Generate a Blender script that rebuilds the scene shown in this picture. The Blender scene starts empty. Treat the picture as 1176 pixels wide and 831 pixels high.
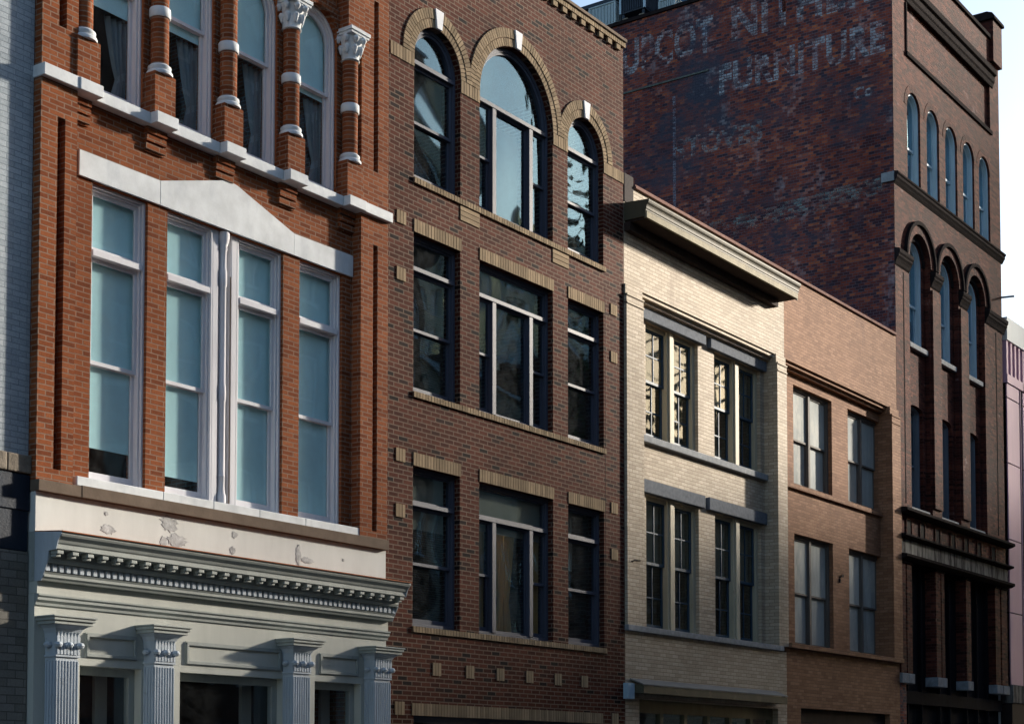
import bpy, bmesh, math, random
from mathutils import Vector, Matrix
from mathutils.geometry import tessellate_polygon
random.seed(7)
SC = bpy.context.scene
COL = SC.collection
PI = math.pi

# ------------------------------------------------------------------ materials
class NT:
    def __init__(s, name):
        s.m = bpy.data.materials.new(name); s.m.use_nodes = True
        s.t = s.m.node_tree; s.t.nodes.clear()
        s.out = s.n('ShaderNodeOutputMaterial')
    def n(s, typ, **kw):
        nd = s.t.nodes.new(typ)
        for k, v in kw.items():
            if hasattr(nd, k) and k not in nd.inputs: setattr(nd, k, v)
        return nd
    def l(s, a, b): s.t.links.new(a, b)
    def coords(s, brick=False):
        tc = s.n('ShaderNodeTexCoord')
        if not brick: return tc.outputs['Object']
        sp = s.n('ShaderNodeSeparateXYZ'); s.l(tc.outputs['Object'], sp.inputs[0])
        ad = s.n('ShaderNodeMath', operation='ADD'); s.l(sp.outputs[0], ad.inputs[0]); s.l(sp.outputs[1], ad.inputs[1])
        cb = s.n('ShaderNodeCombineXYZ'); s.l(ad.outputs[0], cb.inputs[0]); s.l(sp.outputs[2], cb.inputs[1])
        return cb.outputs[0]
    def noise(s, vec, scale, detail=4, rough=.6, stretch=None):
        if stretch:
            mp = s.n('ShaderNodeMapping'); mp.inputs['Scale'].default_value = stretch
            s.l(vec, mp.inputs['Vector']); vec = mp.outputs[0]
        nz = s.n('ShaderNodeTexNoise'); nz.inputs['Scale'].default_value = scale
        nz.inputs['Detail'].default_value = detail; nz.inputs['Roughness'].default_value = rough
        s.l(vec, nz.inputs['Vector']); return nz.outputs['Fac']
    def ramp(s, fac, stops):
        r = s.n('ShaderNodeValToRGB'); e = r.color_ramp.elements
        while len(e) < len(stops): e.new(.5)
        for i, (p, c) in enumerate(stops):
            e[i].position = p; e[i].color = (*c, 1) if len(c) == 3 else c
        s.l(fac, r.inputs[0]); return r.outputs[0]
    def mix(s, fac, a, b, mode='MIX'):
        m = s.n('ShaderNodeMix'); m.data_type = 'RGBA'; m.blend_type = mode
        for i, v in ((0, fac), (6, a), (7, b)):
            if isinstance(v, (int, float)): m.inputs[i].default_value = v
            elif isinstance(v, tuple): m.inputs[i].default_value = (*v, 1)
            else: s.l(v, m.inputs[i])
        return m.outputs[2]
    def math(s, op, a, b=0.0):
        m = s.n('ShaderNodeMath', operation=op)
        for i, v in ((0, a), (1, b)):
            if isinstance(v, (int, float)): m.inputs[i].default_value = v
            else: s.l(v, m.inputs[i])
        return m.outputs[0]
    def bsdf(s, color, rough=.8, height=None, dist=.01, strength=1., spec=.3, metal=0):
        b = s.n('ShaderNodeBsdfPrincipled')
        if isinstance(color, tuple): b.inputs['Base Color'].default_value = (*color, 1)
        else: s.l(color, b.inputs['Base Color'])
        if isinstance(rough, (int, float)): b.inputs['Roughness'].default_value = rough
        else: s.l(rough, b.inputs['Roughness'])
        b.inputs['Specular IOR Level'].default_value = spec; b.inputs['Metallic'].default_value = metal
        if height is not None:
            bp = s.n('ShaderNodeBump'); bp.inputs['Distance'].default_value = dist; bp.inputs['Strength'].default_value = strength
            s.l(height, bp.inputs['Height']); s.l(bp.outputs[0], b.inputs['Normal'])
        s.l(b.outputs[0], s.out.inputs[0]); s.b = b
        return s.m

ALB = .76      # scales most base colours down, balanced against the exposure
def brick_mat(name, ramp, mortar, stain=(.5, (1, 1, 1)), row=.0677, width=.2135, msize=.0055, rough=.85,
              dirt=None, patch=None, bump=.006, fade=None):
    """ramp: colour stops picked per brick; dirt: (scale, lo, hi, colour) large soft marks; patch: same, per brick feeling"""
    if 'cream' not in name:
        ramp = [(p, tuple(x * ALB for x in c)) for p, c in ramp]; mortar = tuple(x * ALB for x in mortar)
    k = NT(name); v = k.coords(True); o = k.coords()
    # slight wobble so that courses are not ruler straight
    w = k.n('ShaderNodeTexNoise'); w.inputs['Scale'].default_value = 1.3; w.inputs['Detail'].default_value = 3; k.l(v, w.inputs['Vector'])
    sc = k.n('ShaderNodeVectorMath', operation='SCALE'); sc.inputs['Scale'].default_value = .012; k.l(w.outputs['Color'], sc.inputs[0])
    ad = k.n('ShaderNodeVectorMath', operation='ADD'); k.l(v, ad.inputs[0]); k.l(sc.outputs[0], ad.inputs[1])
    b = k.n('ShaderNodeTexBrick'); k.l(ad.outputs[0], b.inputs['Vector'])
    b.inputs['Color1'].default_value = (0, 0, 0, 1); b.inputs['Color2'].default_value = (1, 1, 1, 1); b.inputs['Mortar'].default_value = (.5, .5, .5, 1)
    b.inputs['Scale'].default_value = 1; b.inputs['Brick Width'].default_value = width; b.inputs['Row Height'].default_value = row
    b.inputs['Mortar Size'].default_value = msize; b.inputs['Mortar Smooth'].default_value = .25
    col = k.ramp(b.outputs['Color'], ramp)
    fine = k.noise(o, 45, 5, .7)
    col = k.mix(.55, col, k.ramp(fine, [(.25, (.55, .55, .55)), (.75, (1.35, 1.35, 1.35))]), 'MULTIPLY')
    mcol = k.mix(k.noise(o, 9, 4), tuple(c * .65 for c in mortar), tuple(min(1, c * 1.25) for c in mortar))
    col = k.mix(b.outputs['Fac'], col, mcol)
    big = k.noise(o, .55, 6, .65, (1, 1, .6))
    col = k.mix(stain[0], col, k.ramp(big, [(.32, stain[1]), (.62, (1.1, 1.1, 1.1))]), 'MULTIPLY')
    if dirt:
        d = k.ramp(k.noise(o, dirt[0], 7, .7, dirt[4] if len(dirt) > 4 else None), [(dirt[1], (0, 0, 0)), (dirt[2], (1, 1, 1))])
        col = k.mix(d, col, dirt[3])
    if patch:
        q = k.math('ADD', k.noise(o, patch[0], 6, .7, patch[4] if len(patch) > 4 else None), k.math('MULTIPLY', b.outputs['Color'], .14))
        d = k.ramp(q, [(patch[1], (0, 0, 0)), (patch[2], (.85, .85, .85))])
        col = k.mix(d, col, patch[3])
    h = k.math('SUBTRACT', k.math('MULTIPLY', fine, .5), b.outputs['Fac'])
    h = k.math('ADD', h, k.math('MULTIPLY', b.outputs['Color'], .35))
    return k.bsdf(col, rough, h, bump, 1., .06)

def plain_mat(name, color, rough=.6, var=.25, scale=6, bump=.002, streak=True, spec=.3, dirt=None, metal=0, island=0, fine=30):
    color = tuple(x * (ALB if 'blind' not in name else 1) for x in color)
    if dirt: dirt = dirt[:3] + (tuple(x * ALB for x in dirt[3]),) + dirt[4:]
    k = NT(name); o = k.coords()
    n1 = k.noise(o, scale, 6, .65, (1, 1, .25) if streak else None)
    lo = tuple(c * (1 - var) for c in color); hi = tuple(min(1, c * (1 + var * .6)) for c in color)
    col = k.ramp(n1, [(.3, lo), (.7, hi)])
    if island:
        g = k.n('ShaderNodeNewGeometry')
        col = k.mix(1., col, k.ramp(g.outputs['Random Per Island'], [(0, (1 - island,) * 3), (1, (1 + island * .6,) * 3)]), 'MULTIPLY')
    if dirt:
        d = k.ramp(k.noise(o, dirt[0], 7, .72, dirt[4] if len(dirt) > 4 else None), [(dirt[1], (0, 0, 0)), (dirt[2], (1, 1, 1))])
        col = k.mix(d, col, dirt[3])
    f = k.noise(o, fine, 5, .7)
    return k.bsdf(col, min(.95, rough + .15), f, bump, .8, spec * .35, metal)

def glass_mat(name, tint=(.85, .9, .92), boost=1.6, wob=.012, wscale=1.6, dirty=.06, refl=(.8, .93, 1)):
    k = NT(name); o = k.coords()
    tr = k.n('ShaderNodeBsdfTransparent'); tr.inputs[0].default_value = (*tint, 1)
    gl = k.n('ShaderNodeBsdfGlossy'); gl.inputs['Roughness'].default_value = .02; gl.inputs[0].default_value = (*refl, 1)
    df = k.n('ShaderNodeBsdfDiffuse'); df.inputs[0].default_value = (.4, .42, .42, 1)
    nz = k.noise(o, wscale, 0, .5)
    bp = k.n('ShaderNodeBump'); bp.inputs['Distance'].default_value = wob; bp.inputs['Strength'].default_value = 1; k.l(nz, bp.inputs['Height'])
    k.l(bp.outputs[0], gl.inputs['Normal'])
    ge = k.n('ShaderNodeNewGeometry'); dp = k.n('ShaderNodeVectorMath', operation='DOT_PRODUCT')
    k.l(ge.outputs['Incoming'], dp.inputs[0]); k.l(ge.outputs['Normal'], dp.inputs[1])
    fr = k.math('ADD', k.math('MULTIPLY', k.math('POWER', k.math('SUBTRACT', 1, k.math('ABSOLUTE', dp.outputs['Value'])), 5), .96), .04)
    fac = k.math('MINIMUM', k.math('MULTIPLY', fr, boost), .95)
    m1 = k.n('ShaderNodeMixShader'); k.l(fac, m1.inputs[0]); k.l(tr.outputs[0], m1.inputs[1]); k.l(gl.outputs[0], m1.inputs[2])
    m2 = k.n('ShaderNodeMixShader'); k.l(k.math('MULTIPLY', k.ramp(k.noise(o, 5, 6, .7), [(.35, (0, 0, 0)), (.8, (1, 1, 1))]), dirty * 2), m2.inputs[0])
    k.l(m1.outputs[0], m2.inputs[1]); k.l(df.outputs[0], m2.inputs[2])
    k.l(m2.outputs[0], k.out.inputs[0]); return k.m

def worn_paint_mat(name, color, lo, hi):
    """flaking sign paint: bare brick shows through where it has worn off"""
    k = NT(name); o = k.coords(); v = k.coords(True)
    b = k.n('ShaderNodeTexBrick'); k.l(v, b.inputs['Vector'])
    b.inputs['Color1'].default_value = (0, 0, 0, 1); b.inputs['Color2'].default_value = (1, 1, 1, 1); b.inputs['Mortar'].default_value = (0, 0, 0, 1)
    b.inputs['Scale'].default_value = 1; b.inputs['Brick Width'].default_value = .15; b.inputs['Row Height'].default_value = .0677; b.inputs['Mortar Size'].default_value = .008
    n = k.math('ADD', k.noise(o, 1.9, 8, .78), k.math('MULTIPLY', b.outputs['Color'], .22))
    n = k.math('SUBTRACT', n, k.math('MULTIPLY', b.outputs['Fac'], .12))
    f = k.ramp(n, [(lo, (0, 0, 0)), (hi, (.8, .8, .8))])
    tr = k.n('ShaderNodeBsdfTransparent'); df = k.n('ShaderNodeBsdfDiffuse')
    k.l(k.mix(k.noise(o, 12, 3), tuple(c * .7 for c in color), color), df.inputs[0])
    mx = k.n('ShaderNodeMixShader'); k.l(f, mx.inputs[0]); k.l(tr.outputs[0], mx.inputs[1]); k.l(df.outputs[0], mx.inputs[2])
    k.l(mx.outputs[0], k.out.inputs[0]); return k.m

M = {}
M['orange'] = brick_mat('orange_brick', [(0, (.20, .056, .022)), (.3, (.27, .077, .028)), (.7, (.325, .098, .036)), (1, (.36, .120, .048))], (.34, .22, .155), (.6, (.60, .56, .56)), row=.0605, width=.205, msize=.0085)
M['brown'] = brick_mat('brown_brick', [(0, (.016, .012, .012)), (.08, (.026, .016, .015)), (.14, (.062, .017, .011)), (.6, (.092, .025, .015)), (1, (.128, .040, .024))], (.22, .160, .122), (.55, (.62, .58, .57)), msize=.0095, dirt=(1.3, .60, .80, (.040, .020, .016), (1, 1, .3)))
M['cream_paint_brick'] = brick_mat('cream_painted_brick', [(0, (.35, .295, .225)), (.5, (.425, .365, .28)), (1, (.475, .41, .325))], (.255, .20, .148), (.35, (.75, .72, .70)), row=.0677, msize=.006, rough=.7,
                                    dirt=(1.0, .54, .78, (.22, .17, .13), (1, 1, .4)), bump=.006)
M['tan_paint_brick'] = brick_mat('tan_painted_brick', [(0, (.27, .135, .075)), (.5, (.35, .185, .105)), (1, (.41, .225, .135))], (.24, .13, .085), (.5, (.66, .62, .62)), row=.0677, msize=.006, rough=.8,
                                  dirt=(1.2, .55, .76, (.12, .06, .042), (1, 1, .4)), bump=.006)
M['grey_paint_brick'] = brick_mat('grey_painted_brick', [(0, (.44, .50, .54)), (.5, (.50, .56, .60)), (1, (.55, .61, .65))], (.36, .41, .45), (.6, (.6, .62, .66)), msize=.005, row=.064, width=.2, rough=.7, bump=.008)
M['grime_paint_brick'] = brick_mat('grimy_painted_brick', [(0, (.21, .205, .18)), (1, (.29, .28, .25))], (.15, .145, .13), (.6, (.55, .55, .58)), msize=.005, row=.09, rough=.7, bump=.008)
M['front_brick'] = brick_mat('weathered_front_brick', [(0, (.045, .016, .014)), (.5, (.110, .032, .024)), (1, (.18, .058, .038))], (.115, .068, .055), (.8, (.35, .30, .33)), msize=.005,
                              dirt=(.8, .50, .70, (.034, .018, .020), (1, 1, .35)), patch=(2.2, .72, .9, (.24, .21, .22), (1, 1, .6)))
M['side_brick'] = brick_mat('weathered_side_brick', [(0, (.055, .040, .055)), (.2, (.12, .046, .050)), (.45, (.22, .062, .048)), (.8, (.32, .082, .052)), (1, (.46, .145, .070))], (.20, .155, .175), (.75, (.38, .37, .45)), msize=.006, width=.15,
                             dirt=(.45, .50, .66, (.045, .048, .070), (.3, 1, 1.4)), patch=(1.1, .66, .90, (.24, .26, .30), (.6, 1.5, .7)), bump=.014)
M['opp_brick_a'] = brick_mat('pale_brick', [(0, (.40, .34, .25)), (1, (.55, .48, .37))], (.5, .45, .38))
M['opp_brick_b'] = brick_mat('red_brick', [(0, (.20, .07, .045)), (1, (.33, .13, .08))], (.35, .28, .22))
M['opp_stone'] = brick_mat('pale_facade_cream', [(0, (.60, .52, .38)), (1, (.75, .66, .50))], (.5, .45, .35), row=.4, width=.9)
M['opp_brick_d'] = brick_mat('dark_brick', [(0, (.05, .03, .022)), (1, (.12, .065, .045))], (.16, .13, .11))
M['buff'] = plain_mat('buff_brick', (.34, .26, .17), .8, .15, 5, .003, False, .2, island=.30)
M['buff_mortar'] = plain_mat('dark_mortar', (.15, .10, .07), .9, .2)
M['marble'] = plain_mat('grey_marble', (.80, .84, .86), .45, .18, 3.5, .001, False, .4, dirt=(2.0, .52, .74, (.56, .61, .66), (1, 1, .35)))
M['keystone'] = plain_mat('white_stone', (.85, .87, .90), .6, .1)
M['brown_stone'] = plain_mat('brown_stone', (.20, .155, .12), .85, .2, 4, .004, False, .2)
M['cream_wood'] = plain_mat('cream_painted_wood', (.62, .64, .585), .5, .12, 3, .001, True, .35, dirt=(2.0, .64, .8, (.46, .45, .40), (1, 1, .3)))
M['peel_wood'] = plain_mat('peeling_cream_paint', (.74, .765, .74), .5, .10, 3, .001, True, .35)
M['peel_patch'] = plain_mat('bare_flaked_patch', (.58, .60, .60), .8, .45, 14, .006, False, .2)
M['green_wood'] = plain_mat('sage_painted_wood', (.42, .455, .435), .5, .15, 4, .001, True, .35, dirt=(2.6, .62, .8, (.22, .22, .19), (1, 1, .4)))
M['pale_column'] = plain_mat('pale_blue_grey_paint', (.56, .63, .70), .5, .16, 6, .001, True, .3, dirt=(9, .62, .74, (.33, .35, .37)))
M['white_frame'] = plain_mat('white_painted_wood', (.86, .86, .90), .45, .10, 5, .001, True, .35, dirt=(7, .66, .8, (.42, .40, .42), (1, 1, .4)))
M['navy_paint'] = plain_mat('flaking_navy_paint', (.014, .026, .046), .42, .4, 5, .006, True, .4, dirt=(3.5, .60, .78, (.035, .085, .13), (1, 1, .25)))
M['rough_stone'] = plain_mat('rough_tan_stone', (.27, .235, .19), .9, .35, 8, .02, False, .2, fine=12)
M['copper'] = plain_mat('rusty_flashing', (.42, .13, .045), .55, .35, 8, .001)
M['grey_frame'] = plain_mat('slate_painted_metal', (.085, .097, .135), .4, .12, 5, .001, True, .4)
M['blue_frame'] = plain_mat('blue_painted_wood', (.045, .085, .13), .45, .2, 6, .001, True, .4)
M['cream_trim'] = plain_mat('cream_trim_paint', (.56, .51, .38), .5, .15, 5, .001, True, .3, dirt=(6, .62, .75, (.28, .22, .15), (1, 1, .4)))
M['blue_stone'] = plain_mat('blue_grey_stone', (.155, .175, .205), .8, .28, 14, .005, False, .3)
M['sill_stone'] = plain_mat('grey_sill_stone', (.33, .35, .37), .8, .25, 10, .004, False, .25)
M['cornice_paint'] = plain_mat('olive_cream_cornice_paint', (.11, .10, .066), .5, .2, 4, .002, True, .3, dirt=(3.2, .56, .72, (.23, .19, .12), (1, 1, .6)))
M['soffit'] = plain_mat('dark_soffit_boards', (.05, .035, .03), .8, .3, 5)
M['dark_panel'] = plain_mat('dark_paint', (.03, .022, .022), .7, .3, 5)  # even dark colour for backings, anchors and the parapet's left end block
M['coping_tile'] = plain_mat('clay_coping_tile', (.27, .155, .13), .8, .25, 7, .004, False, .2, dirt=(5, .6, .75, (.10, .06, .05)))
M['worn_fascia'] = plain_mat('worn_cream_fascia', (.36, .32, .22), .6, .25, 5, .002, True, .2, dirt=(2.5, .55, .72, (.14, .11, .07), (1, 1, .4)))
M['olive_frame'] = plain_mat('olive_paint', (.17, .155, .10), .5, .2)
M['brown_frame'] = plain_mat('grey_brown_frame', (.16, .145, .13), .6, .2, 6)
M['frosted'] = plain_mat('whitewashed_glass', (.40, .44, .43), .62, .40, 1.5, .0005, True, .3, dirt=(1.6, .50, .75, (.66, .64, .56), (1, 1, .5)))
M['teal_frame'] = plain_mat('blue_grey_sash_paint', (.46, .62, .74), .45, .15, 6, .001, True, .35)
M['dim_frame'] = plain_mat('shaded_blue_sash_paint', (.17, .22, .27), .6, .2, 6)  # darkened copy of the sash paint, for lower windows in shade
M['dark_stone'] = plain_mat('soot_dark_stone', (.024, .019, .020), .95, .35, 6, .01, False, .04)
M['streaked_stone'] = plain_mat('streaked_pale_stone', (.27, .27, .25), .8, .5, 7, .006, True, .2, dirt=(6, .45, .6, (.055, .05, .05), (1, 1, .15)))
M['base_stone'] = plain_mat('pale_base_stone', (.28, .31, .34), .8, .3, 8, .01, False, .2)
M['shop_dark'] = plain_mat('shaded_shopfront', (.012, .013, .017), .8, .3, 5, .002, True, .1)  # near-black puts the deep street-level shade into the colour
M['pink_panel'] = plain_mat('pink_cladding', (.66, .40, .52), .5, .08, 2, .0005, True, .3)
M['white_clad'] = plain_mat('white_cladding', (.85, .92, .90), .5, .06, 2, .0005, True, .3)
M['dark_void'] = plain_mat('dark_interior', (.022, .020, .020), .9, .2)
M['interior'] = plain_mat('interior_plaster', (.060, .052, .045), .9, .2)
M['blind'] = plain_mat('pale_blue_blind', (.60, .94, 1.0), .7, .07, 1.2, .0005, True, .15)
M['curtain'] = plain_mat('blue_grey_curtain', (.24, .34, .40), .8, .2, 6)
M['shade'] = plain_mat('cream_roller_shade', (.55, .53, .40), .8, .15, 1.5)
M['slat'] = plain_mat('dusty_slat_blind', (.16, .155, .12), .6, .15, 3)
M['gold_reflection'] = plain_mat('gold_reflection', (1.0, .58, .17), .7, .3, 3, .002)  # gold colour stands in for amber reflections in the middle window
M['glass'] = glass_mat('window_glass', (.99, 1.0, 1.0), 1.3, .004, 1.4, .02, (.85, .97, 1))
M['plain_glass'] = glass_mat('old_flat_glass', (.70, .74, .76), .85, .004, 1.2, .02, (.92, .86, .74))
M['old_glass'] = glass_mat('rippled_window_glass', (.80, .84, .86), 1.6, .035, .75, .03, (.50, .80, 1))
M['metal_light'] = plain_mat('pale_sheet_metal', (.42, .52, .56), .4, .12, 4, .001, True, .4)
M['metal_dark'] = plain_mat('dark_louvre_metal', (.045, .06, .085), .5, .2, 4)
M['penthouse'] = plain_mat('blue_grey_sheet_cladding', (.10, .17, .26), .5, .25, 3)
M['canopy_metal'] = plain_mat('dull_zinc_sheet', (.22, .22, .21), .5, .2, 4, .001)
M['bracket'] = plain_mat('grey_metal_bracket', (.22, .27, .33), .5, .1)
M['roofing'] = plain_mat('roof_felt', (.06, .06, .06), .9, .2)
M['flash_dull'] = plain_mat('dull_flashing', (.12, .14, .13), .8, .5, 12, .004, False)
M['green_paint'] = worn_paint_mat('faded_green_paint', (.20, .30, .32), .58, .98)
M['paint_run'] = worn_paint_mat('run_of_old_paint', (.26, .28, .36), .46, .85)
M['bark'] = plain_mat('bark', (.12, .09, .065), .9, .4)
M['foliage'] = plain_mat('foliage', (.06, .10, .03), .7, .3, 3)
M['asphalt'] = plain_mat('asphalt', (.05, .05, .052), .9, .25, 3, .004, False)
M['concrete'] = plain_mat('concrete_paving', (.30, .29, .27), .85, .2, 2, .003, False)
M['line_paint'] = plain_mat('road_line_paint', (.70, .60, .20), .7, .15)

# ------------------------------------------------------------------ mesh builder
ORG = {}
class MB:
    def __init__(s): s.v = []; s.f = []; s.weld = False
    def box(s, x0, x1, y0, y1, z0, z1):
        b = len(s.v)
        s.v += [(x, y, z) for z in (z0, z1) for y in (y0, y1) for x in (x0, x1)]
        s.f += [[b + i for i in q] for q in ((0, 2, 3, 1), (4, 5, 7, 6), (0, 1, 5, 4), (2, 6, 7, 3), (0, 4, 6, 2), (1, 3, 7, 5))]
        return s
    def slab(s, outer, holes=(), y0=0, y1=.1, axis='y'):
        loops = [outer] + list(holes); flat = [p for l in loops for p in l]
        mk = (lambda p, y: (p[0], y, p[1])) if axis == 'y' else (lambda p, y: (y, p[0], p[1]))
        if holes and all(len(l) == 4 and len({p[0] for p in l}) == 2 and len({p[1] for p in l}) == 2 for l in loops):
            xs = sorted({p[0] for p in flat}); zs = sorted({p[1] for p in flat})
            bb = [(min(p[0] for p in l), max(p[0] for p in l), min(p[1] for p in l), max(p[1] for p in l)) for l in loops]
            for i in range(len(xs) - 1):
                for j in range(len(zs) - 1):
                    cx, cz = (xs[i] + xs[i + 1]) / 2, (zs[j] + zs[j + 1]) / 2
                    if any(q[0] < cx < q[1] and q[2] < cz < q[3] for q in bb[1:]): continue
                    for y in (y0, y1):
                        b = len(s.v); s.v += [mk(p, y) for p in rect(xs[i], xs[i + 1], zs[j], zs[j + 1])]; s.f.append([b, b + 1, b + 2, b + 3] if y == y0 else [b + 3, b + 2, b + 1, b])
            for l in loops:
                b = len(s.v); s.v += [mk(p, y0) for p in l] + [mk(p, y1) for p in l]
                for i in range(4): s.f.append([b + i, b + (i + 1) % 4, b + 4 + (i + 1) % 4, b + 4 + i])
            s.weld = True
            return s
        tris = tessellate_polygon([[Vector((p[0], p[1], 0)) for p in l] for l in loops])
        b = len(s.v); n = len(flat)
        s.v += [mk(p, y0) for p in flat] + [mk(p, y1) for p in flat]
        for t in tris:
            s.f.append([b + i for i in t]); s.f.append([b + n + i for i in reversed(t)])
        o = 0
        for l in loops:
            m = len(l)
            for i in range(m):
                j = (i + 1) % m
                s.f.append([b + o + i, b + o + j, b + n + o + j, b + n + o + i])
            o += m
        return s
    def profx(s, prof, x0, x1):      # closed (y, z) outline swept along x
        return s.slab(prof, (), x0, x1, axis='x')
    def lathe(s, cx, cy, prof, n=20, a0=0, a1=2 * PI):
        full = abs(a1 - a0 - 2 * PI) < 1e-6; b = len(s.v); m = n if full else n + 1
        for r, z in prof:
            for i in range(m):
                a = a0 + (a1 - a0) * i / n
                s.v.append((cx + r * math.cos(a), cy + r * math.sin(a), z))
        for k in range(len(prof) - 1):
            for i in range(n):
                j = (i + 1) % m
                s.f.append([b + k * m + i, b + k * m + j, b + (k + 1) * m + j, b + (k + 1) * m + i])
        s.f.append([b + i for i in range(m)][::-1]); s.f.append([b + (len(prof) - 1) * m + i for i in range(m)])
        return s
    def build(s, name, mat, parent=None, bevel=0, smooth=False, org=None):
        ox = ORG.get(parent.name, Vector((0, 0, 0))) if parent else Vector(org or (0, 0, 0))
        me = bpy.data.meshes.new(name); me.from_pydata([(x - ox.x, y - ox.y, z - ox.z) for x, y, z in s.v], [], s.f)
        bm = bmesh.new(); bm.from_mesh(me)
        if s.weld: bmesh.ops.remove_doubles(bm, verts=bm.verts, dist=1e-5)
        bmesh.ops.recalc_face_normals(bm, faces=bm.faces); bm.to_mesh(me); bm.free()
        me.materials.append(M[mat]); ob = bpy.data.objects.new(name, me); COL.objects.link(ob)
        if parent: ob.parent = parent
        else: ob.location = ox
        ORG[ob.name] = ox
        if smooth:
            for p in me.polygons: p.use_smooth = True
            me.set_sharp_from_angle(angle=math.radians(40))
        if bevel:
            md = ob.modifiers.new('bevel', 'BEVEL'); md.width = bevel; md.segments = 2; md.limit_method = 'ANGLE'
        return ob

def thing(name, label, cat, loc, group=None):
    o = bpy.data.objects.new(name, None); COL.objects.link(o); o.location = loc
    o.empty_display_size = .5
    o['label'] = label; o['category'] = cat
    if group: o['group'] = group
    ORG[o.name] = Vector(loc); return o
def tag(o, label, cat, group=None):
    o['label'] = label; o['category'] = cat
    if group: o['group'] = group
    return o
def struct(o, kind='structure'): o['kind'] = kind; return o

def rect(x0, x1, z0, z1): return [(x0, z0), (x1, z0), (x1, z1), (x0, z1)]
def arched(x0, x1, z0, zs, n=20, rise=None):      # straight to zs, then an arc on top
    r = (x1 - x0) / 2; cx = (x0 + x1) / 2; rise = rise or r
    return [(x0, z0), (x1, z0)] + [(cx + r * math.cos(PI * i / n), zs + rise * math.sin(PI * i / n)) for i in range(n + 1)]
def ringp(cx, cz, r0, r1, a0=0, a1=PI, n=28):
    return [(cx + r1 * math.cos(a0 + (a1 - a0) * i / n), cz + r1 * math.sin(a0 + (a1 - a0) * i / n)) for i in range(n + 1)] + \
           [(cx + r0 * math.cos(a1 + (a0 - a1) * i / n), cz + r0 * math.sin(a1 + (a0 - a1) * i / n)) for i in range(n + 1)]
def soldiers(m, x0, x1, z0, z1, y0, y1, w=.0677, gap=.011, rows=False):
    if rows:
        n = max(1, round((z1 - z0) / w)); s = (z1 - z0) / n
        for i in range(n): m.box(x0, x1, y0 + random.uniform(-.001, .001), y1, z0 + i * s + gap / 2, z0 + (i + 1) * s - gap / 2)
    else:
        n = max(1, round((x1 - x0) / w)); s = (x1 - x0) / n
        for i in range(n): m.box(x0 + i * s + gap / 2, x0 + (i + 1) * s - gap / 2, y0 + random.uniform(-.0015, .0015), y1, z0, z1)
def voussoirs(m, cx, cz, r0, r1, y0, y1, gap=.011):
    n = round(PI * r1 / .0677)
    for i in range(n):
        a, b = PI * i / n, PI * (i + 1) / n; g0 = gap / 2 / r0; g1 = gap / 2 / r1
        m.slab([(cx + r1 * math.cos(a + g1), cz + r1 * math.sin(a + g1)), (cx + r1 * math.cos(b - g1), cz + r1 * math.sin(b - g1)),
                (cx + r0 * math.cos(b - g0), cz + r0 * math.sin(b - g0)), (cx + r0 * math.cos(a + g0), cz + r0 * math.sin(a + g0))], (), y0 + random.uniform(-.0015, .0015), y1)

def inset(x0, x1, z0, z1, d, arch=None):
    """arch = spring height"""
    return arched(x0 + d, x1 - d, z0 + d, arch) if arch else rect(x0 + d, x1 - d, z0 + d, z1 - d)

def sash(parent, x0, x1, z0, z1, y, mat, w=.05, bars_x=(), bars_z=(), arch=None, t=.035, name='sash', glass='glass', bw=.022, bottom=None, gdep=None):
    outer = arched(x0, x1, z0, arch) if arch else rect(x0, x1, z0, z1)
    bt = bottom or w
    inner = arched(x0 + w, x1 - w, z0 + bt, arch) if arch else rect(x0 + w, x1 - w, z0 + bt, z1 - w)
    m = MB().slab(outer, [inner], y, y + t)
    for bx in bars_x: m.box(bx - bw / 2, bx + bw / 2, y + .004, y + t - .006, z0 + bt - .004, (z1 if not arch else arch + (x1 - x0) / 2) - w + .004)
    for bz in bars_z: m.box(x0 + w - .004, x1 - w + .004, y + .006, y + t - .009, bz - bw / 2, bz + bw / 2)
    s = m.build(name, mat, parent, .004)
    gi = arched(x0 + w - .006, x1 - w + .006, z0 + bt - .006, arch) if arch else rect(x0 + w - .006, x1 - w + .006, z0 + bt - .006, z1 - w + .006)
    MB().slab(gi, (), y + t * .5, y + t * .5 + .005).build('pane', glass, s)
    return s

def curtain(parent, x0, x1, z0, z1, y, side=1, mat='curtain'):
    m = MB(); b = len(m.v); nz, nx = 24, 22
    for j in range(nz + 1):
        t = j / nz; z = z1 + (z0 - z1) * t
        pull = .35 + .65 * abs(t - .66) ** .8 if t < .66 else .35 + .8 * (t - .66)
        for i in range(nx + 1):
            u = i / nx; w = (x1 - x0) * pull
            x = x1 - w * (1 - u) if side > 0 else x0 + w * u
            m.v.append((x, y + .025 * math.sin(u * 24 + t * 2) * (.4 + pull), z))
    for j in range(nz):
        for i in range(nx):
            a = b + j * (nx + 1) + i; m.f.append([a, a + 1, a + nx + 2, a + nx + 1])
    ob = m.build('curtain', mat, parent, smooth=True)
    md = ob.modifiers.new('thick', 'SOLIDIFY'); md.thickness = .004
    return ob

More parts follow.
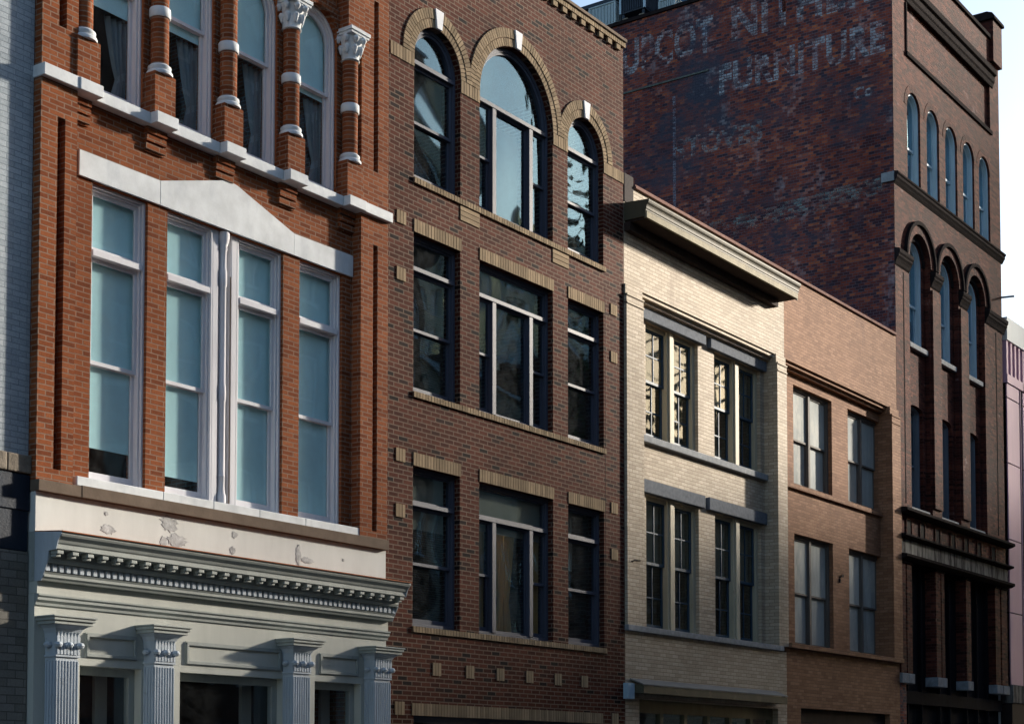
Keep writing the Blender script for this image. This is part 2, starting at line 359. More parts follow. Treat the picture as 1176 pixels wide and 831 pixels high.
def shell(root, x0, x1, y0, y1, h, floors, wallmat, side=None, part_y=4.5):
    """side walls, rear wall, roof deck and the floors and partition that show through the glass"""
    m = MB(); m.box(x0, x0 + .25, y0, y1, 0, h).box(x1 - .25, x1, y0, y1, 0, h).box(x0 + .25, x1 - .25, y1 - .3, y1, 0, h)
    m.build('side_wall', side or wallmat, root)
    MB().box(x0 + .25, x1 - .25, y0, y1 - .3, h - .5, h - .3).build('roof', 'roofing', root)
    m = MB()
    for z in floors: m.box(x0 + .25, x1 - .25, y0 + .02, y1 - .3, z - .3, z)
    m.box(x0 + .25, x1 - .25, part_y, part_y + .1, 0, h - .5)
    m.build('interior', 'interior', root)

# ================================================================== 1. grey painted building (left edge)
g = thing('brick_building', 'blue-grey painted brick building at the far left, navy band under its stone course', 'building', (8.4, 0, 0))
MB().box(5.6, 11.42, .02, .40, 5.13, 14.5).build('wall', 'grey_paint_brick', g)
m = MB()
x = 5.6
while x < 11.36:
    w = random.uniform(.42, .62); m.box(x + .006, min(x + w, 11.43), -.03 + random.uniform(-.012, .012), .30, 4.925, 5.125); x += w
m.build('stone_course', 'rough_stone', g, .015)
m = MB().box(5.6, 11.415, .005, .38, 4.08, 4.92).box(10.93, 11.425, -.012, .03, 4.52, 4.915)
m.build('navy_band', 'navy_paint', g, .01)
m = MB().slab(rect(5.6, 11.42, 0, 4.075), [rect(6.5, 8.9, .2, 2.6)], 0.0, .38)
m.build('lower_wall', 'grime_paint_brick', g)
shell(g, 5.6, 11.42, .4, 14, 14.5, (4.6, 9.2), 'grey_paint_brick')
MB().box(6.5, 8.9, .14, .18, .2, 2.6).build('door_panel', 'navy_paint', g, .01)

# ================================================================== 2. orange brick building with cream shopfront
YP, YC = -.10, .07
B1 = thing('brick_building', 'orange brick building with white sash windows above a cream columned shopfront', 'building', (14.42, 0, 0))
XA, XB = 11.43, 17.40
LW = [(12.30, 13.14), (13.45, 14.25), (14.67, 15.47), (15.78, 16.63)]
UW = [12.63, 13.78, 14.92, 16.08]
SZ = 4.99
holes = [rect(12.30, 13.14, SZ, 8.44), rect(13.45, 15.47, SZ, 8.44), rect(15.78, 16.63, SZ, 8.44)]
holes += [arched(c - .42, c + .42, 9.50, 11.56) for c in UW]
MB().slab(rect(XA + .02, XB - .02, 4.30, 13.9), holes, YC, .40).build('wall', 'orange', B1)
for a, b, c, d, z0, z1, z2, z3 in ((XA, 11.93, 11.66, 11.765, 4.87, 9.33, 5.01, 8.95), (16.82, XB, 17.075, 17.175, 4.87, 9.33, 4.98, 8.95),
                                   (XA, 11.93, 11.66, 11.765, 9.47, 13.9, 9.98, 12.39), (16.82, XB, 17.075, 17.175, 9.47, 13.9, 9.98, 12.39)):
    q = MB().slab(rect(a, b, z0, z1), [rect(c, d, z2, z3)], YP, YC - .002).build('pilaster', 'orange', B1)
    MB().box(c - .005, d + .005, YC - .012, YC - .004, z2 - .01, z3 + .01).build('slot_lining', 'dark_void', q)
# corbelled brackets under the sill course, pedestals above it
CX = [12.06, 13.21, 14.35, 15.49, 16.66]
for c in CX:
    m = MB()
    for i in range(3): m.box(c - .155, c + .155, YC - .075 + i * .012, YC - .001, 9.255 - i * .095, 9.326 - i * .095).box(c - .15, c + .15, YC - .04 + i * .008, YC - .002, 9.231 - i * .095, 9.255 - i * .095)
    m.build('corbel', 'orange', B1)
    MB().box(c - .165, c + .165, YP - .03, YC - .001, 9.472, 9.965).build('pedestal', 'orange', B1, .004)
    cy = YC - .095
    col = MB().lathe(c, cy, [(.108, 9.965), (.108, 11.40)], 24).build('column', 'orange', B1, smooth=True)
    MB().lathe(c, cy, [(.155, 9.96), (.160, 9.985), (.150, 10.005), (.125, 10.02), (.140, 10.04), (.140, 10.065), (.118, 10.085)], 24).build('base', 'marble', col, smooth=True)
    MB().lathe(c, cy, [(.120, 10.66), (.128, 10.67), (.128, 10.77), (.120, 10.78)], 24).build('ring', 'marble', col, smooth=True)
    # leafy capital: flared bell, four scrolls, square abacus
    k = MB().lathe(c, cy, [(.115, 11.37), (.135, 11.385), (.115, 11.40), (.125, 11.46), (.15, 11.53), (.135, 11.54), (.15, 11.62), (.185, 11.69), (.17, 11.70)], 24)
    for a in range(8):
        an = a * PI / 4 + PI / 8; rr = .14 if a % 2 else .15
        k.lathe(c + rr * math.cos(an), cy + rr * math.sin(an), [(.012, 11.45), (.03, 11.50), (.042, 11.545), (.028, 11.575), (.01, 11.58)], 8)
        k.lathe(c + (rr + .04) * math.cos(an), cy + (rr + .04) * math.sin(an), [(.01, 11.60), (.034, 11.625), (.046, 11.655), (.034, 11.685), (.01, 11.70)], 8)
    k.box(c - .185, c + .185, cy - .185, YC - .002, 11.70, 11.735).box(c - .20, c + .20, cy - .20, YC - .003, 11.736, 11.785)
    k.build('capital', 'marble', col, .004, smooth=True)
    MB().box(c - .17, c + .17, cy - .12, YC - .003, 11.786, 13.0).build('impost_pier', 'orange', B1)
m = MB()
for c in UW: voussoirs(m, c, 11.56, .425, .63, YC - .055, YC - .001, .008)
m.build('window_arch', 'orange', B1)
# sill course, stepping forward over each pedestal
m = MB(); z0, z1 = 9.33, 9.468
edges = [(XA - .02, 11.90, -.17), (11.902, 12.23, -.185)]
for a, b in zip(CX[:-1], CX[1:]): edges += [(a + .172, b - .172, -.07), (b - .17, b + .17, -.185)]
edges[-1] = (CX[-1] - .17, 16.838, -.185); edges.append((16.84, XB + .02, -.17))
for a, b, y in edges: m.box(a, b, y, YC + .2 if False else YC - .003, z0, z1)
m.build('sill_course', 'marble', B1, .008)
# white stone band with a low gable, in three blocks
m = MB().slab([(12.08, 8.452), (13.298, 8.452), (13.298, 8.745), (12.08, 8.745)], (), YC - .035, YC - .001)
m.slab([(13.302, 8.452), (15.632, 8.452), (15.632, 8.738), (14.58, 9.065), (14.48, 9.078), (14.36, 9.065), (13.302, 8.745)], (), YC - .037, YC - .001)
m.slab([(15.636, 8.452), (16.815, 8.452), (16.815, 8.745), (15.636, 8.738)], (), YC - .035, YC - .001)
m.build('lintel_band', 'marble', B1, .003)
m = MB()
for a, b in ((12.0, 13.28), (13.285, 14.1), (14.105, 14.9), (14.905, 15.75), (15.755, 16.88)): m.box(a, b, YC - .16, .18, 4.883, SZ)
m.build('window_sill', 'marble', B1, .008)
MB().box(XA, 12.02, YP - .05, YC, 4.742, 4.868).box(12.022, 17.38, YP - .055, YC, 4.742, 4.878).build('stone_course', 'brown_stone', B1, .006)

def b1_window(x0, x1, z0, ztop, trans, meet, arch=None, blind_z=None, blind_top=None, curt=False, y=.15):
    outer = arched(x0, x1, z0, arch) if arch else rect(x0, x1, z0, ztop)
    fr = MB().slab(outer, [inset(x0, x1, z0, ztop, .055, arch)], y, y + .12)
    if not arch: fr.slab(rect(x0 + .002, x1 - .002, z0 + .002, ztop - .002), [inset(x0, x1, z0, ztop, .03)], y - .035, y - .001)
    else: fr.slab(arched(x0 + .002, x1 - .002, z0 + .002, arch), [arched(x0 + .03, x1 - .03, z0 + .03, arch)], y - .035, y - .001)
    if trans: fr.box(x0 + .05, x1 - .05, y - .045, y + .10, trans - .05, trans + .025)
    w = fr.build('window', 'white_frame', B1, .005)
    i0, i1 = x0 + .057, x1 - .057
    if trans:
        sash(w, i0, i1, trans + .028, ztop - .057, y + .03, 'white_frame', .045, name='transom_sash')
        sash(w, i0, i1, meet - .02, trans - .052, y + .03, 'white_frame', .045, name='upper_sash')
    else:
        sash(w, i0, i1, meet - .02, ztop, y + .03, 'white_frame', .045, arch=arch, name='upper_sash')
    sash(w, i0, i1, z0 + .057, meet + .02, y + .068, 'white_frame', .045, name='lower_sash', bottom=.085)
    tp = blind_top or ztop - .05
    if blind_z:
        if arch: MB().slab(arched(i0 + .01, i1 - .01, blind_z, arch), (), y + .110, y + .115).build('blind', 'blind', w)
        else: MB().box(i0 - .03, i1 + .03, y + .110, y + .115, blind_z, tp).build('blind', 'blind', w)
    if curt: curtain(w, x0 + .40, x1 - .04, z0 + .05, blind_z, y + .20)
    return w
for i, (a, b) in enumerate(LW): b1_window(a, b, SZ, 8.44, 7.66, 6.39, blind_z=[5.42, 5.26, 5.14, 5.12][i])
for i, c in enumerate(UW): b1_window(c - .42, c + .42, 9.50, 12.0, None, 10.88, arch=11.56, blind_z=[10.62, 10.75, 10.86, 10.80][i], curt=True)
# middle post with slender colonnette
p = MB().box(14.252, 14.668, .20, .30, SZ, 8.44).box(14.252, 14.345, .115, .199, SZ, 8.44).box(14.575, 14.668, .115, .199, SZ, 8.44).build('window_post', 'white_frame', B1, .006)
MB().lathe(14.44, .13, [(.062, SZ), (.062, 5.12), (.05, 5.15), (.042, 5.2), (.042, 5.35), (.05, 5.36), (.042, 5.38), (.042, 6.3), (.05, 6.32), (.05, 6.5), (.042, 6.52), (.042, 7.75), (.052, 7.77), (.052, 7.95), (.042, 7.97), (.042, 8.2), (.055, 8.22), (.05, 8.26), (.07, 8.32), (.08, 8.37), (.08, 8.44)], 20).build('colonnette', 'white_frame', p, smooth=True)

# ---- cream fascia and cornice
MB().box(XA + .01, XB - .01, -.085, YC - .004, 4.30, 4.741).build('fascia_board', 'peel_wood', B1, .004)
def blob(m, cx, cz, rx, rz, y, n=16, seed=0):
    rnd = random.Random(seed)
    m.slab([(cx + rx * (1 + rnd.uniform(-.35, .3)) * math.cos(2 * PI * i / n), cz + rz * (1 + rnd.uniform(-.35, .3)) * math.sin(2 * PI * i / n)) for i in range(n)], (), y, y + .003)
for i, (cx, cz, rx, rz) in enumerate([(12.46, 4.44, .10, .05), (13.38, 4.62, .14, .09), (13.50, 4.44, .16, .07), (13.30, 4.40, .05, .06), (14.44, 4.42, .05, .045), (14.47, 4.62, .05, .04), (15.62, 4.50, .045, .12), (15.78, 4.44, .12, .04), (12.43, 4.62, .03, .02), (16.5, 4.52, .02, .02)]):
    m = MB(); blob(m, cx, cz, rx, rz, -.0885 - .0002 * i, seed=i, n=26); m.build('flaked_paint', 'peel_patch', B1)
C0, C1 = XA + .02, XB - .01
prof = [(-.095, 3.76), (-.20, 3.76), (-.215, 3.785), (-.235, 3.80), (-.235, 3.83), (-.25, 3.85), (-.20, 3.852), (-.20, 3.945), (-.30, 3.95), (-.315, 3.985), (-.31, 3.99), (-.31, 4.075), (-.44, 4.085), (-.44, 4.135), (-.455, 4.15), (-.47, 4.18), (-.51, 4.215), (-.525, 4.24), (-.525, 4.262), (-.09, 4.296)]
cor = MB().profx(prof, C0, C1).build('cornice', 'green_wood', B1, .003)
pe = [(-.088, 3.757), (-.20, 3.757), (-.25, 3.85), (-.30, 3.945), (-.315, 4.07), (-.44, 4.08), (-.47, 4.17), (-.525, 4.24), (-.525, 4.26), (-.088, 4.294)]
MB().profx(pe, C0 - .012, C0 - .001).build('end_board', 'pale_column', cor); MB().profx(pe, C1 + .001, C1 + .011).build('end_board', 'pale_column', cor)  # pale blue puts the skylight on the end faces into their colour
MB().box(XA + .005, XB - .005, -.088, .10, 3.76, 4.299).build('back_board', 'green_wood', cor)
MB().profx([(-.54, 4.264), (-.545, 4.262), (-.545, 4.272), (-.08, 4.305), (-.08, 4.298)], C0 - .012, C1 + .012).build('flashing', 'copper', cor)
n = 29
for i in range(n):
    x = C0 + .06 + (C1 - C0 - .12) * i / (n - 1)
    MB().box(x - .045, x + .045, -.425, -.311, 4.035, 4.083).box(x - .035, x + .035, -.39, -.311, 4.005, 4.036).build('modillion', 'green_wood', cor, .008)
    MB().box(x - .016, x + .016, -.434, -.4255, 4.043, 4.066).build('block_face', 'white_frame', cor) if False else None
n = 64
for i in range(n):
    x = C0 + .03 + (C1 - C0 - .06) * i / (n - 1)
    MB().box(x - .026, x + .026, -.262, -.201, 3.862, 3.942).build('dentil', 'pale_column', cor)
# ---- shopfront body
OP = [(12.07, 12.97), (13.57, 15.35), (15.94, 16.86)]
MB().slab(rect(XA + .01, XB - .012, 0, 3.62), [rect(a, b, .35 if i != 1 else .01, 2.875) for i, (a, b) in enumerate(OP)], -.095, .12).build('shopfront_wall', 'cream_wood', B1, .004)
MB().box(XA + .01, XB - .012, -.13, .10, 3.622, 3.758).build('frieze', 'cream_wood', B1, .003)
MB().profx([(-.09, 3.50), (-.115, 3.50), (-.12, 3.53), (-.15, 3.555), (-.15, 3.585), (-.17, 3.60), (-.17, 3.618), (-.09, 3.62)], XA + .005, XB).build('architrave_moulding', 'green_wood', B1, .002)
for a, b in ((12.15, 12.88), (13.66, 15.28), (16.03, 16.79)):
    m = MB().slab(rect(a, b, 2.98, 3.235), [rect(a + .035, b - .035, 3.015, 3.20)], -.122, -.096).slab(rect(a - .012, b + .012, 2.968, 3.247), [rect(a + .012, b - .012, 2.992, 3.223)], -.108, -.0965)
    m.build('moulded_panel', 'green_wood', B1, .004)
for a, b in OP:
    d = MB().slab(rect(a + .002, b - .002, .01, 2.873), [rect(a + .09, b - .09, .5, 2.78)], .02, .10)
    d.box(b - .30, b - .12, .35, .40, .35, 2.86).box(a + .02, a + .12, .35, .40, .35, 2.86)
    w = d.build('shop_window', 'green_wood', B1, .004)
    MB().box(a + .08, b - .08, .055, .061, .49, 2.79).build('pane', 'glass', w)
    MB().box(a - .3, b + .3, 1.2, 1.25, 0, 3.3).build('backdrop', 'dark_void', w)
for i, (a, b) in enumerate(((11.59, 11.89), (13.0, 13.3), (15.33, 15.64), (16.93, 17.26))):
    yf = -.275; m = MB().box(a, b, yf, -.096, .25, 2.955)
    nf = 7; s = (b - a) / nf
    for k in range(nf + 1):
        xx = a + k * (b - a - .014) / nf; m.box(xx, xx + .014, yf - .014, yf - .0005, .40, 2.90)
    for k in range(4):
        yy = yf + k * .048; m.box(a - .012, a - .0005, yy, yy + .013, .40, 2.90)
    m.box(a - .04, b + .04, yf - .04, -.097, 0, .25)
    col = m.build('shopfront_column', 'pale_column', B1, .002)
    cx = (a + b) / 2; hw = (b - a) / 2
    k = MB().box(a - .018, b + .018, yf - .02, -.0965, 2.94, 2.962)
    def ring(z, e): return (a - e, b + e, yf - e, z)
    lv = [ring(2.962, .0), ring(3.10, .002), ring(3.20, .014), ring(3.25, .04), ring(3.285, .085)]
    for q in range(len(lv) - 1):
        (xa, xb, ya, za), (xc, xd, yc, zc) = lv[q], lv[q + 1]; o = len(k.v)
        k.v += [(xa, -.0968, za), (xa, ya, za), (xb, ya, za), (xb, -.0968, za), (xc, -.0968, zc), (xc, yc, zc), (xd, yc, zc), (xd, -.0968, zc)]
        k.f += [[o, o + 1, o + 5, o + 4], [o + 1, o + 2, o + 6, o + 5], [o + 2, o + 3, o + 7, o + 6]]
        if q == len(lv) - 2: k.f.append([o + 4, o + 5, o + 6, o + 7])
    # curled leaf tips
    for t in (0, .5, 1):
        k.lathe(a + t * (b - a), yf - .035, [(.006, 3.035), (.035, 3.045), (.050, 3.07), (.036, 3.098), (.008, 3.105)], 10)
    k.lathe(a - .03, yf + .10, [(.006, 3.035), (.035, 3.045), (.050, 3.07), (.036, 3.098), (.008, 3.105)], 10)
    for t in range(7):   # tall leaves
        xx = a + .012 + t * (b - a - .024) / 6
        k.slab([(xx - .016, 2.965), (xx + .016, 2.965), (xx + .02, 3.16), (xx, 3.215), (xx - .02, 3.16)], (), yf - .028, yf - .012)
    cap = k.build('capital', 'pale_column', col, .003)
    MB().box(a - .115, b + .115, yf - .115, -.0966, 3.286, 3.325).box(a - .135, b + .135, yf - .135, -.0967, 3.326, 3.36).box(a - .15, b + .15, yf - .15, -.0969, 3.361, 3.378).build('abacus', 'green_wood', col, .004)
for z0_, z1_ in ((9.6, 13.5),):
    for c in CX: MB().lathe(c - .205, YC - .02, [(.009, z0_), (.009, z1_)], 8).build('cable', 'copper', B1)
MB().lathe(14.545, .10, [(.008, SZ), (.008, 7.9)], 8).build('cable', 'brown_stone', B1)
shell(B1, XA, XB, .41, 14, 13.9, (4.6, 9.2), 'orange')

# ================================================================== 3. brown brick building with arched top windows
B2 = thing('brick_building', 'dark brown brick building with buff brick lintels and three arched top-floor windows', 'building', (20.65, 0, 0))
X0, X1 = 17.42, 23.88
WX = [(18.09, 19.20), (19.68, 21.68), (22.12, 23.22)]
SP = 12.03
h = [arched(a, b, 10.235, SP, 28) for a, b in WX] + [rect(a, b, 7.11, 9.43) for a, b in WX] + [rect(a, b, 3.757, 6.05) for a, b in WX] + [rect(18.12, 23.12, .2, 2.49)]
MB().slab(rect(X0, X1, 0, 14.13), h, 0, .36).build('wall', 'brown', B2)
MB().box(23.262, 23.272, -.0015, .01, 2.7, 9.9).build('expansion_joint', 'dark_void', B2)
def sold(x0, x1, z0, z1, y=-.014, rows=False, name='accent_block'):
    m = MB(); soldiers(m, x0, x1, z0, z1, y, -.001, rows=rows); o = m.build(name, 'buff', B2)
    MB().box(x0 + .003, x1 - .003, y + .006, -.0008, z0 + .002, z1 - .002).build('mortar', 'buff_mortar', o)
for a, b in WX:
    for z in (9.43, 6.05): sold(a - .005, b + .02, z, z + .188, name='lintel')
sold(18.07, 23.16, 2.49, 2.665, name='lintel')
for a, b in ((17.54, 18.088), (19.202, 19.678), (21.682, 22.118), (23.222, 23.87)): sold(a, b, 11.84, 12.03)
for x, zs in ((17.69, (9.46, 8.645, 6.06, 5.27, 2.49)), (23.43, (9.46, 8.645, 6.06, 5.27, 2.49))):
    for z in zs: sold(x, x + .215, z, z + .185, -.016)
for x in (18.54, 19.34, 20.115, 20.90, 21.70, 22.485): sold(x, x + .205, 3.075, 3.262, -.016)
for a, b in ((19.19, 19.67), (21.665, 22.135)): sold(a, b, 9.90, 10.13, rows=True)
for a, b in WX:
    cx, r = (a + b) / 2, (b - a) / 2; m = MB()
    voussoirs(m, cx, SP + .002, r + .002, r + .118, -.012, -.001)
    voussoirs(m, cx, SP + .002, r + .130, r + .272, -.022, -.001)
    o = m.build('window_arch', 'buff', B2)
    MB().slab(ringp(cx, SP + .002, r + .004, r + .262), (), -.006, -.0012).build('mortar', 'buff_mortar', o)
for a, b in WX:
    cx, r = (a + b) / 2, (b - a) / 2
    MB().slab([(cx - .06, SP + r + .0), (cx + .06, SP + r + .0), (cx + .10, SP + r + .285), (cx - .10, SP + r + .285)], (), -.04, -.002).build('keystone', 'keystone', B2, .006)
for z in (10.135, 7.03, 3.67):
    sm = MB(); sb = MB().box(18.07, 23.25, -.028, .115, z + .004, z + .074)
    soldiers(sm, 18.065, 23.255, z, z + .082, -.036, .10); sb.build('sill_mortar', 'buff_mortar', B2); sm.build('window_sill', 'buff', B2)
# parapet: dentil course, band and coping
m = MB(); mm = MB().box(X0 + .01, X1 - .01, -.05, .3, 14.232, 14.312)
soldiers(m, X0, X1, 14.225, 14.312, -.058, -.02)
m.build('parapet_band', 'buff', B2); mm.build('parapet_core', 'buff_mortar', B2)
x = X0 + .02
while x < X1 - .1:
    MB().box(x, x + .13, -.045, -.001, 14.132, 14.223).build('dentil', 'buff', B2, .003); x += .28
MB().box(X0, X1 + .01, -.085, .36, 14.314, 14.368).build('coping', 'brown_stone', B2, .006)
MB().box(X0, X1, 0.001, .36, 14.13, 14.23).build('parapet_wall', 'brown', B2)

def slats(parent, x0, x1, z0, z1, y, mat='slat'):
    m = MB(); z = z1
    while z > z0:
        m.slab([(y, z), (y + .022, z - .018), (y + .0235, z - .0165), (y + .0015, z + .0015)], (), x0, x1, axis='x'); z -= .034
    return m.build('slat_blind', mat, parent)

def b2_narrow(x0, x1, z0, z1, trans, meet, arch=None, y=.10):
    f = MB().slab(arched(x0, x1, z0, arch, 28) if arch else rect(x0, x1, z0, z1), [arched(x0 + .06, x1 - .06, z0 + .06, arch, 28) if arch else rect(x0 + .06, x1 - .06, z0 + .06, z1 - .06)], y, y + .12)
    if arch: f.slab(ringp((x0 + x1) / 2, arch + .03, (x1 - x0) / 2 - .13, (x1 - x0) / 2 - .055), (), y + .02, y + .10)
    f.box(x0 + .05, x1 - .05, y - .03, y + .10, trans - .035, trans + .03)
    w = f.build('window', 'grey_frame', B2, .005); i0, i1 = x0 + .061, x1 - .061
    if arch: MB().slab(arched(i0, i1, trans + .031, arch + .001, 24), (), y + .06, y + .066).build('pane', 'old_glass', w)
    else: sash(w, i0, i1, trans + .031, z1 - .061, y + .035, 'grey_frame', .03, name='transom_sash', glass='old_glass')
    sash(w, i0, i1, meet - .02, trans - .036, y + .03, 'grey_frame', .045, name='upper_sash', glass='old_glass')
    sash(w, i0, i1, z0 + .061, meet + .02, y + .068, 'grey_frame', .045, name='lower_sash', glass='old_glass', bottom=.07)
    return w
def b2_wide(x0, x1, z0, z1, trans, meet, arch=None, y=.10):
    m1, m2 = x0 + .50, x1 - .50
    f = MB().slab(arched(x0, x1, z0, arch, 28) if arch else rect(x0, x1, z0, z1), [arched(x0 + .06, x1 - .06, z0 + .06, arch, 28) if arch else rect(x0 + .06, x1 - .06, z0 + .06, z1 - .06)], y, y + .12)
    if arch: f.slab(ringp((x0 + x1) / 2, arch + .03, (x1 - x0) / 2 - .13, (x1 - x0) / 2 - .055), (), y + .02, y + .10)
    f.box(x0 + .05, x1 - .05, y - .03, y + .10, trans - .035, trans + .03)
    for c in (m1, m2): f.box(c - .05, c + .05, y - .02, y + .11, z0 + .05, trans - .034)
    w = f.build('window', 'grey_frame', B2, .005)
    if arch: MB().slab(arched(x0 + .061, x1 - .061, trans + .031, arch + .001, 28), (), y + .06, y + .066).build('pane', 'old_glass', w)
    else: sash(w, x0 + .061, x1 - .061, trans + .031, z1 - .061, y + .035, 'grey_frame', .03, name='transom_sash', glass='old_glass')
    sash(w, m1 + .051, m2 - .051, z0 + .061, trans - .036, y + .045, 'grey_frame', .035, name='fixed_sash', glass='old_glass')
    for a, b in ((x0 + .061, m1 - .051), (m2 + .051, x1 - .061)):
        sash(w, a, b, meet - .02, trans - .036, y + .03, 'grey_frame', .04, name='upper_sash', glass='old_glass')
        sash(w, a, b, z0 + .061, meet + .02, y + .068, 'grey_frame', .04, name='lower_sash', glass='old_glass', bottom=.07)
    return w
for fl, (z0, z1, tr, me, ar) in enumerate([(3.757, 6.05, 5.53, 4.67, None), (7.11, 9.43, 8.94, 8.06, None), (10.235, 13, 11.98, 11.11, SP)]):
    for i, (a, b) in enumerate(WX):
        w = (b2_wide if i == 1 else b2_narrow)(a, b, z0, z1, tr, me, ar)
        if fl == 0:
            if i == 0:
                MB().box(a + .07, b - .07, .26, .264, 5.20, z1 - .06).build('roller_shade', 'shade', w); slats(w, a + .06, b - .06, z0 + .1, 5.20, .27)
            if i == 1:
                MB().box(a + .07, b - .07, .215, .219, 5.36, z1 - .06).build('roller_shade', 'shade', w)
                for q in ((a + .08, a + .42, 1), (a + .62, a + .95, 1), (a + 1.0, a + 1.28, -1), (b - .48, b - .1, 1)):
                    curtain(w, q[0], q[1], z0 + .08, 5.4, .245, q[2], 'gold_reflection')  # folded gold sheets standing in for reflections in the glass
            if i == 2: MB().box(a + .07, a + .5, .26, .264, 5.0, z1 - .06).build('roller_shade', 'shade', w)
        if fl == 1 and i == 0: slats(w, a + .06, b - .06, z0 + .1, 8.9, .27)
        if fl == 2 and i == 1: slats(w, a + .56, b - .56, z0 + .1, 11.8, .30)
MB().box(18.12, 23.12, .10, .16, .2, .9).box(18.12, 23.12, .10, .18, 2.40, 2.49).box(18.12, 18.2, .10, .18, .9, 2.4).box(19.7, 19.8, .10, .18, .9, 2.4).box(21.4, 21.5, .10, .18, .9, 2.4).box(23.04, 23.12, .10, .18, .9, 2.4).build('shopfront', 'grey_frame', B2, .005)
MB().box(18.15, 23.1, .13, .136, .9, 2.4).build('pane', 'glass', bpy.data.objects['shopfront'])
shell(B2, X0, X1, .37, 13, 14.1, (3.2, 6.7, 9.9), 'brown')

# ================================================================== 4. cream painted building with overhanging cornice
B3 = thing('brick_building', 'cream painted brick building with deep overhanging cornice and blue-grey stone lintels', 'building', (27.0, 0, 0))
X0, X1 = 23.885, 30.155; YR = .25
UZ, LZ = (7.665, 9.74), (4.215, 6.62)
WG = [(25.03, 26.97), (27.61, 29.55)]
MB().slab(rect(X0, X1, 10.10, 11.86), (), 0, .3).build('parapet_wall', 'cream_paint_brick', B3)
m = MB()
m.slab(rect(24.44, 29.74, 4.2, 10.12), [rect(a, b, *UZ) for a, b in WG] + [rect(a, b, *LZ) for a, b in WG], YR, .55)
m.box(X0, 24.455, -.055, .5, 4.205, 9.93).box(29.722, X1, -.055, .5, 4.205, 9.93)
m.box(X0, 24.457, -.03, .5, 9.93, 10.1).box(29.72, X1, -.03, .5, 9.93, 10.1)
m.build('wall', 'cream_paint_brick', B3)
m = MB().box(24.45, 29.73, .03, .30, 10.035, 10.10).box(24.45, 29.73, .10, .30, 9.975, 10.0345).box(24.45, 29.73, .16, .30, 9.94, 9.9745)
m.box(X0, 24.46, -.07, .0, 9.90, 9.928).box(X0, 24.46, -.07, .0, 9.76, 9.785).box(29.72, X1, -.07, 0, 9.90, 9.928).box(29.72, X1, -.07, 0, 9.76, 9.785)
m.build('corbel_course', 'cream_paint_brick', B3)
MB().slab(rect(X0, X1, 0, 4.1), [rect(24.35, 29.75, .1, 2.95)], 0, .5).build('lower_wall', 'cream_paint_brick', B3)
for (a, b), z in (((24.77, 27.15), 9.745), ((27.34, 29.70), 9.745), ((24.75, 27.09), 6.635), ((27.25, 29.67), 6.635)):
    MB().box(a, b, YR - .085, YR + .05, z, z + .235).build('lintel', 'blue_stone', B3, .012)
MB().box(24.70, 29.72, YR - .09, YR + .12, 7.535, 7.66).build('window_sill', 'sill_stone', B3, .012)
MB().box(X0 - .01, 29.9, -.08, YR + .12, 4.10, 4.205).build('window_sill', 'sill_stone', B3, .012)
def b3_window(a, b, z0, z1, meet):
    y = YR + .07; c = (a + b) / 2
    f = MB().box(a, a + .10, y, y + .14, z0, z1).box(b - .10, b, y, y + .14, z0, z1).box(c - .13, c + .13, y - .03, y + .14, z0, z1).box(c - .07, c + .07, y - .055, y - .031, z0 + .001, z1)
    f.box(a + .1, c - .13, y, y + .14, z1 - .07, z1).box(c + .13, b - .1, y, y + .14, z1 - .07, z1).box(a + .1, c - .13, y - .01, y + .14, z0, z0 + .05).box(c + .13, b - .1, y - .01, y + .14, z0, z0 + .05)
    w = f.build('window', 'cream_trim', B3, .006)
    for p, q in ((a + .101, c - .131), (c + .131, b - .101)):
        mid = (p + q) / 2
        sash(w, p, q, meet - .02, z1 - .071, y + .04, 'blue_frame', .05, (mid,), ((meet + z1 - .07) / 2,), name='upper_sash', glass='plain_glass', bw=.028)
        sash(w, p, q, z0 + .051, meet + .02, y + .08, 'blue_frame', .05, (mid,), ((meet + z0) / 2,), name='lower_sash', glass='plain_glass', bw=.028, bottom=.07)
        MB().box(p + .02, q - .02, y + .16, y + .164, meet - .02, z1 - .08).build('roller_shade', 'shade', w)
for a, b in WG:
    b3_window(a, b, *UZ, 8.71); b3_window(a, b, *LZ, 5.42)
# cornice: soffit box, fascia, crown
E0, E1 = X0 + .005, 29.86
pr = [(-.001, 11.20), (-.40, 11.20), (-.40, 11.17), (-.425, 11.17), (-.425, 11.285), (-.44, 11.30), (-.44, 11.325), (-.45, 11.335), (-.455, 11.375), (-.465, 11.40), (-.49, 11.43), (-.50, 11.46), (-.50, 11.49), (-.001, 11.52)]
c = MB().profx(pr, E0, E1 + .06).build('cornice', 'cornice_paint', B3, .004)
MB().box(E0 + .001, E1, -.46, -.426, 11.172, 11.282).build('fascia', 'worn_fascia', c, .004)
MB().box(E0 + .03, E1 - .03, -.395, -.004, 11.165, 11.198).build('soffit', 'soffit', c)
MB().box(E0 + .002, E1 - .20, -.12, -.002, 11.02, 11.164).build('bed_mould', 'soffit', c)
MB().box(24.23, X1, -.045, .34, 11.861, 11.90).box(24.23, X1, -.03, .30, 11.901, 11.935).build('coping', 'coping_tile', B3, .008)
MB().box(23.89, 24.20, -.012, .4, 11.54, 12.05).build('parapet_end_block', 'dark_panel', B3, .01)
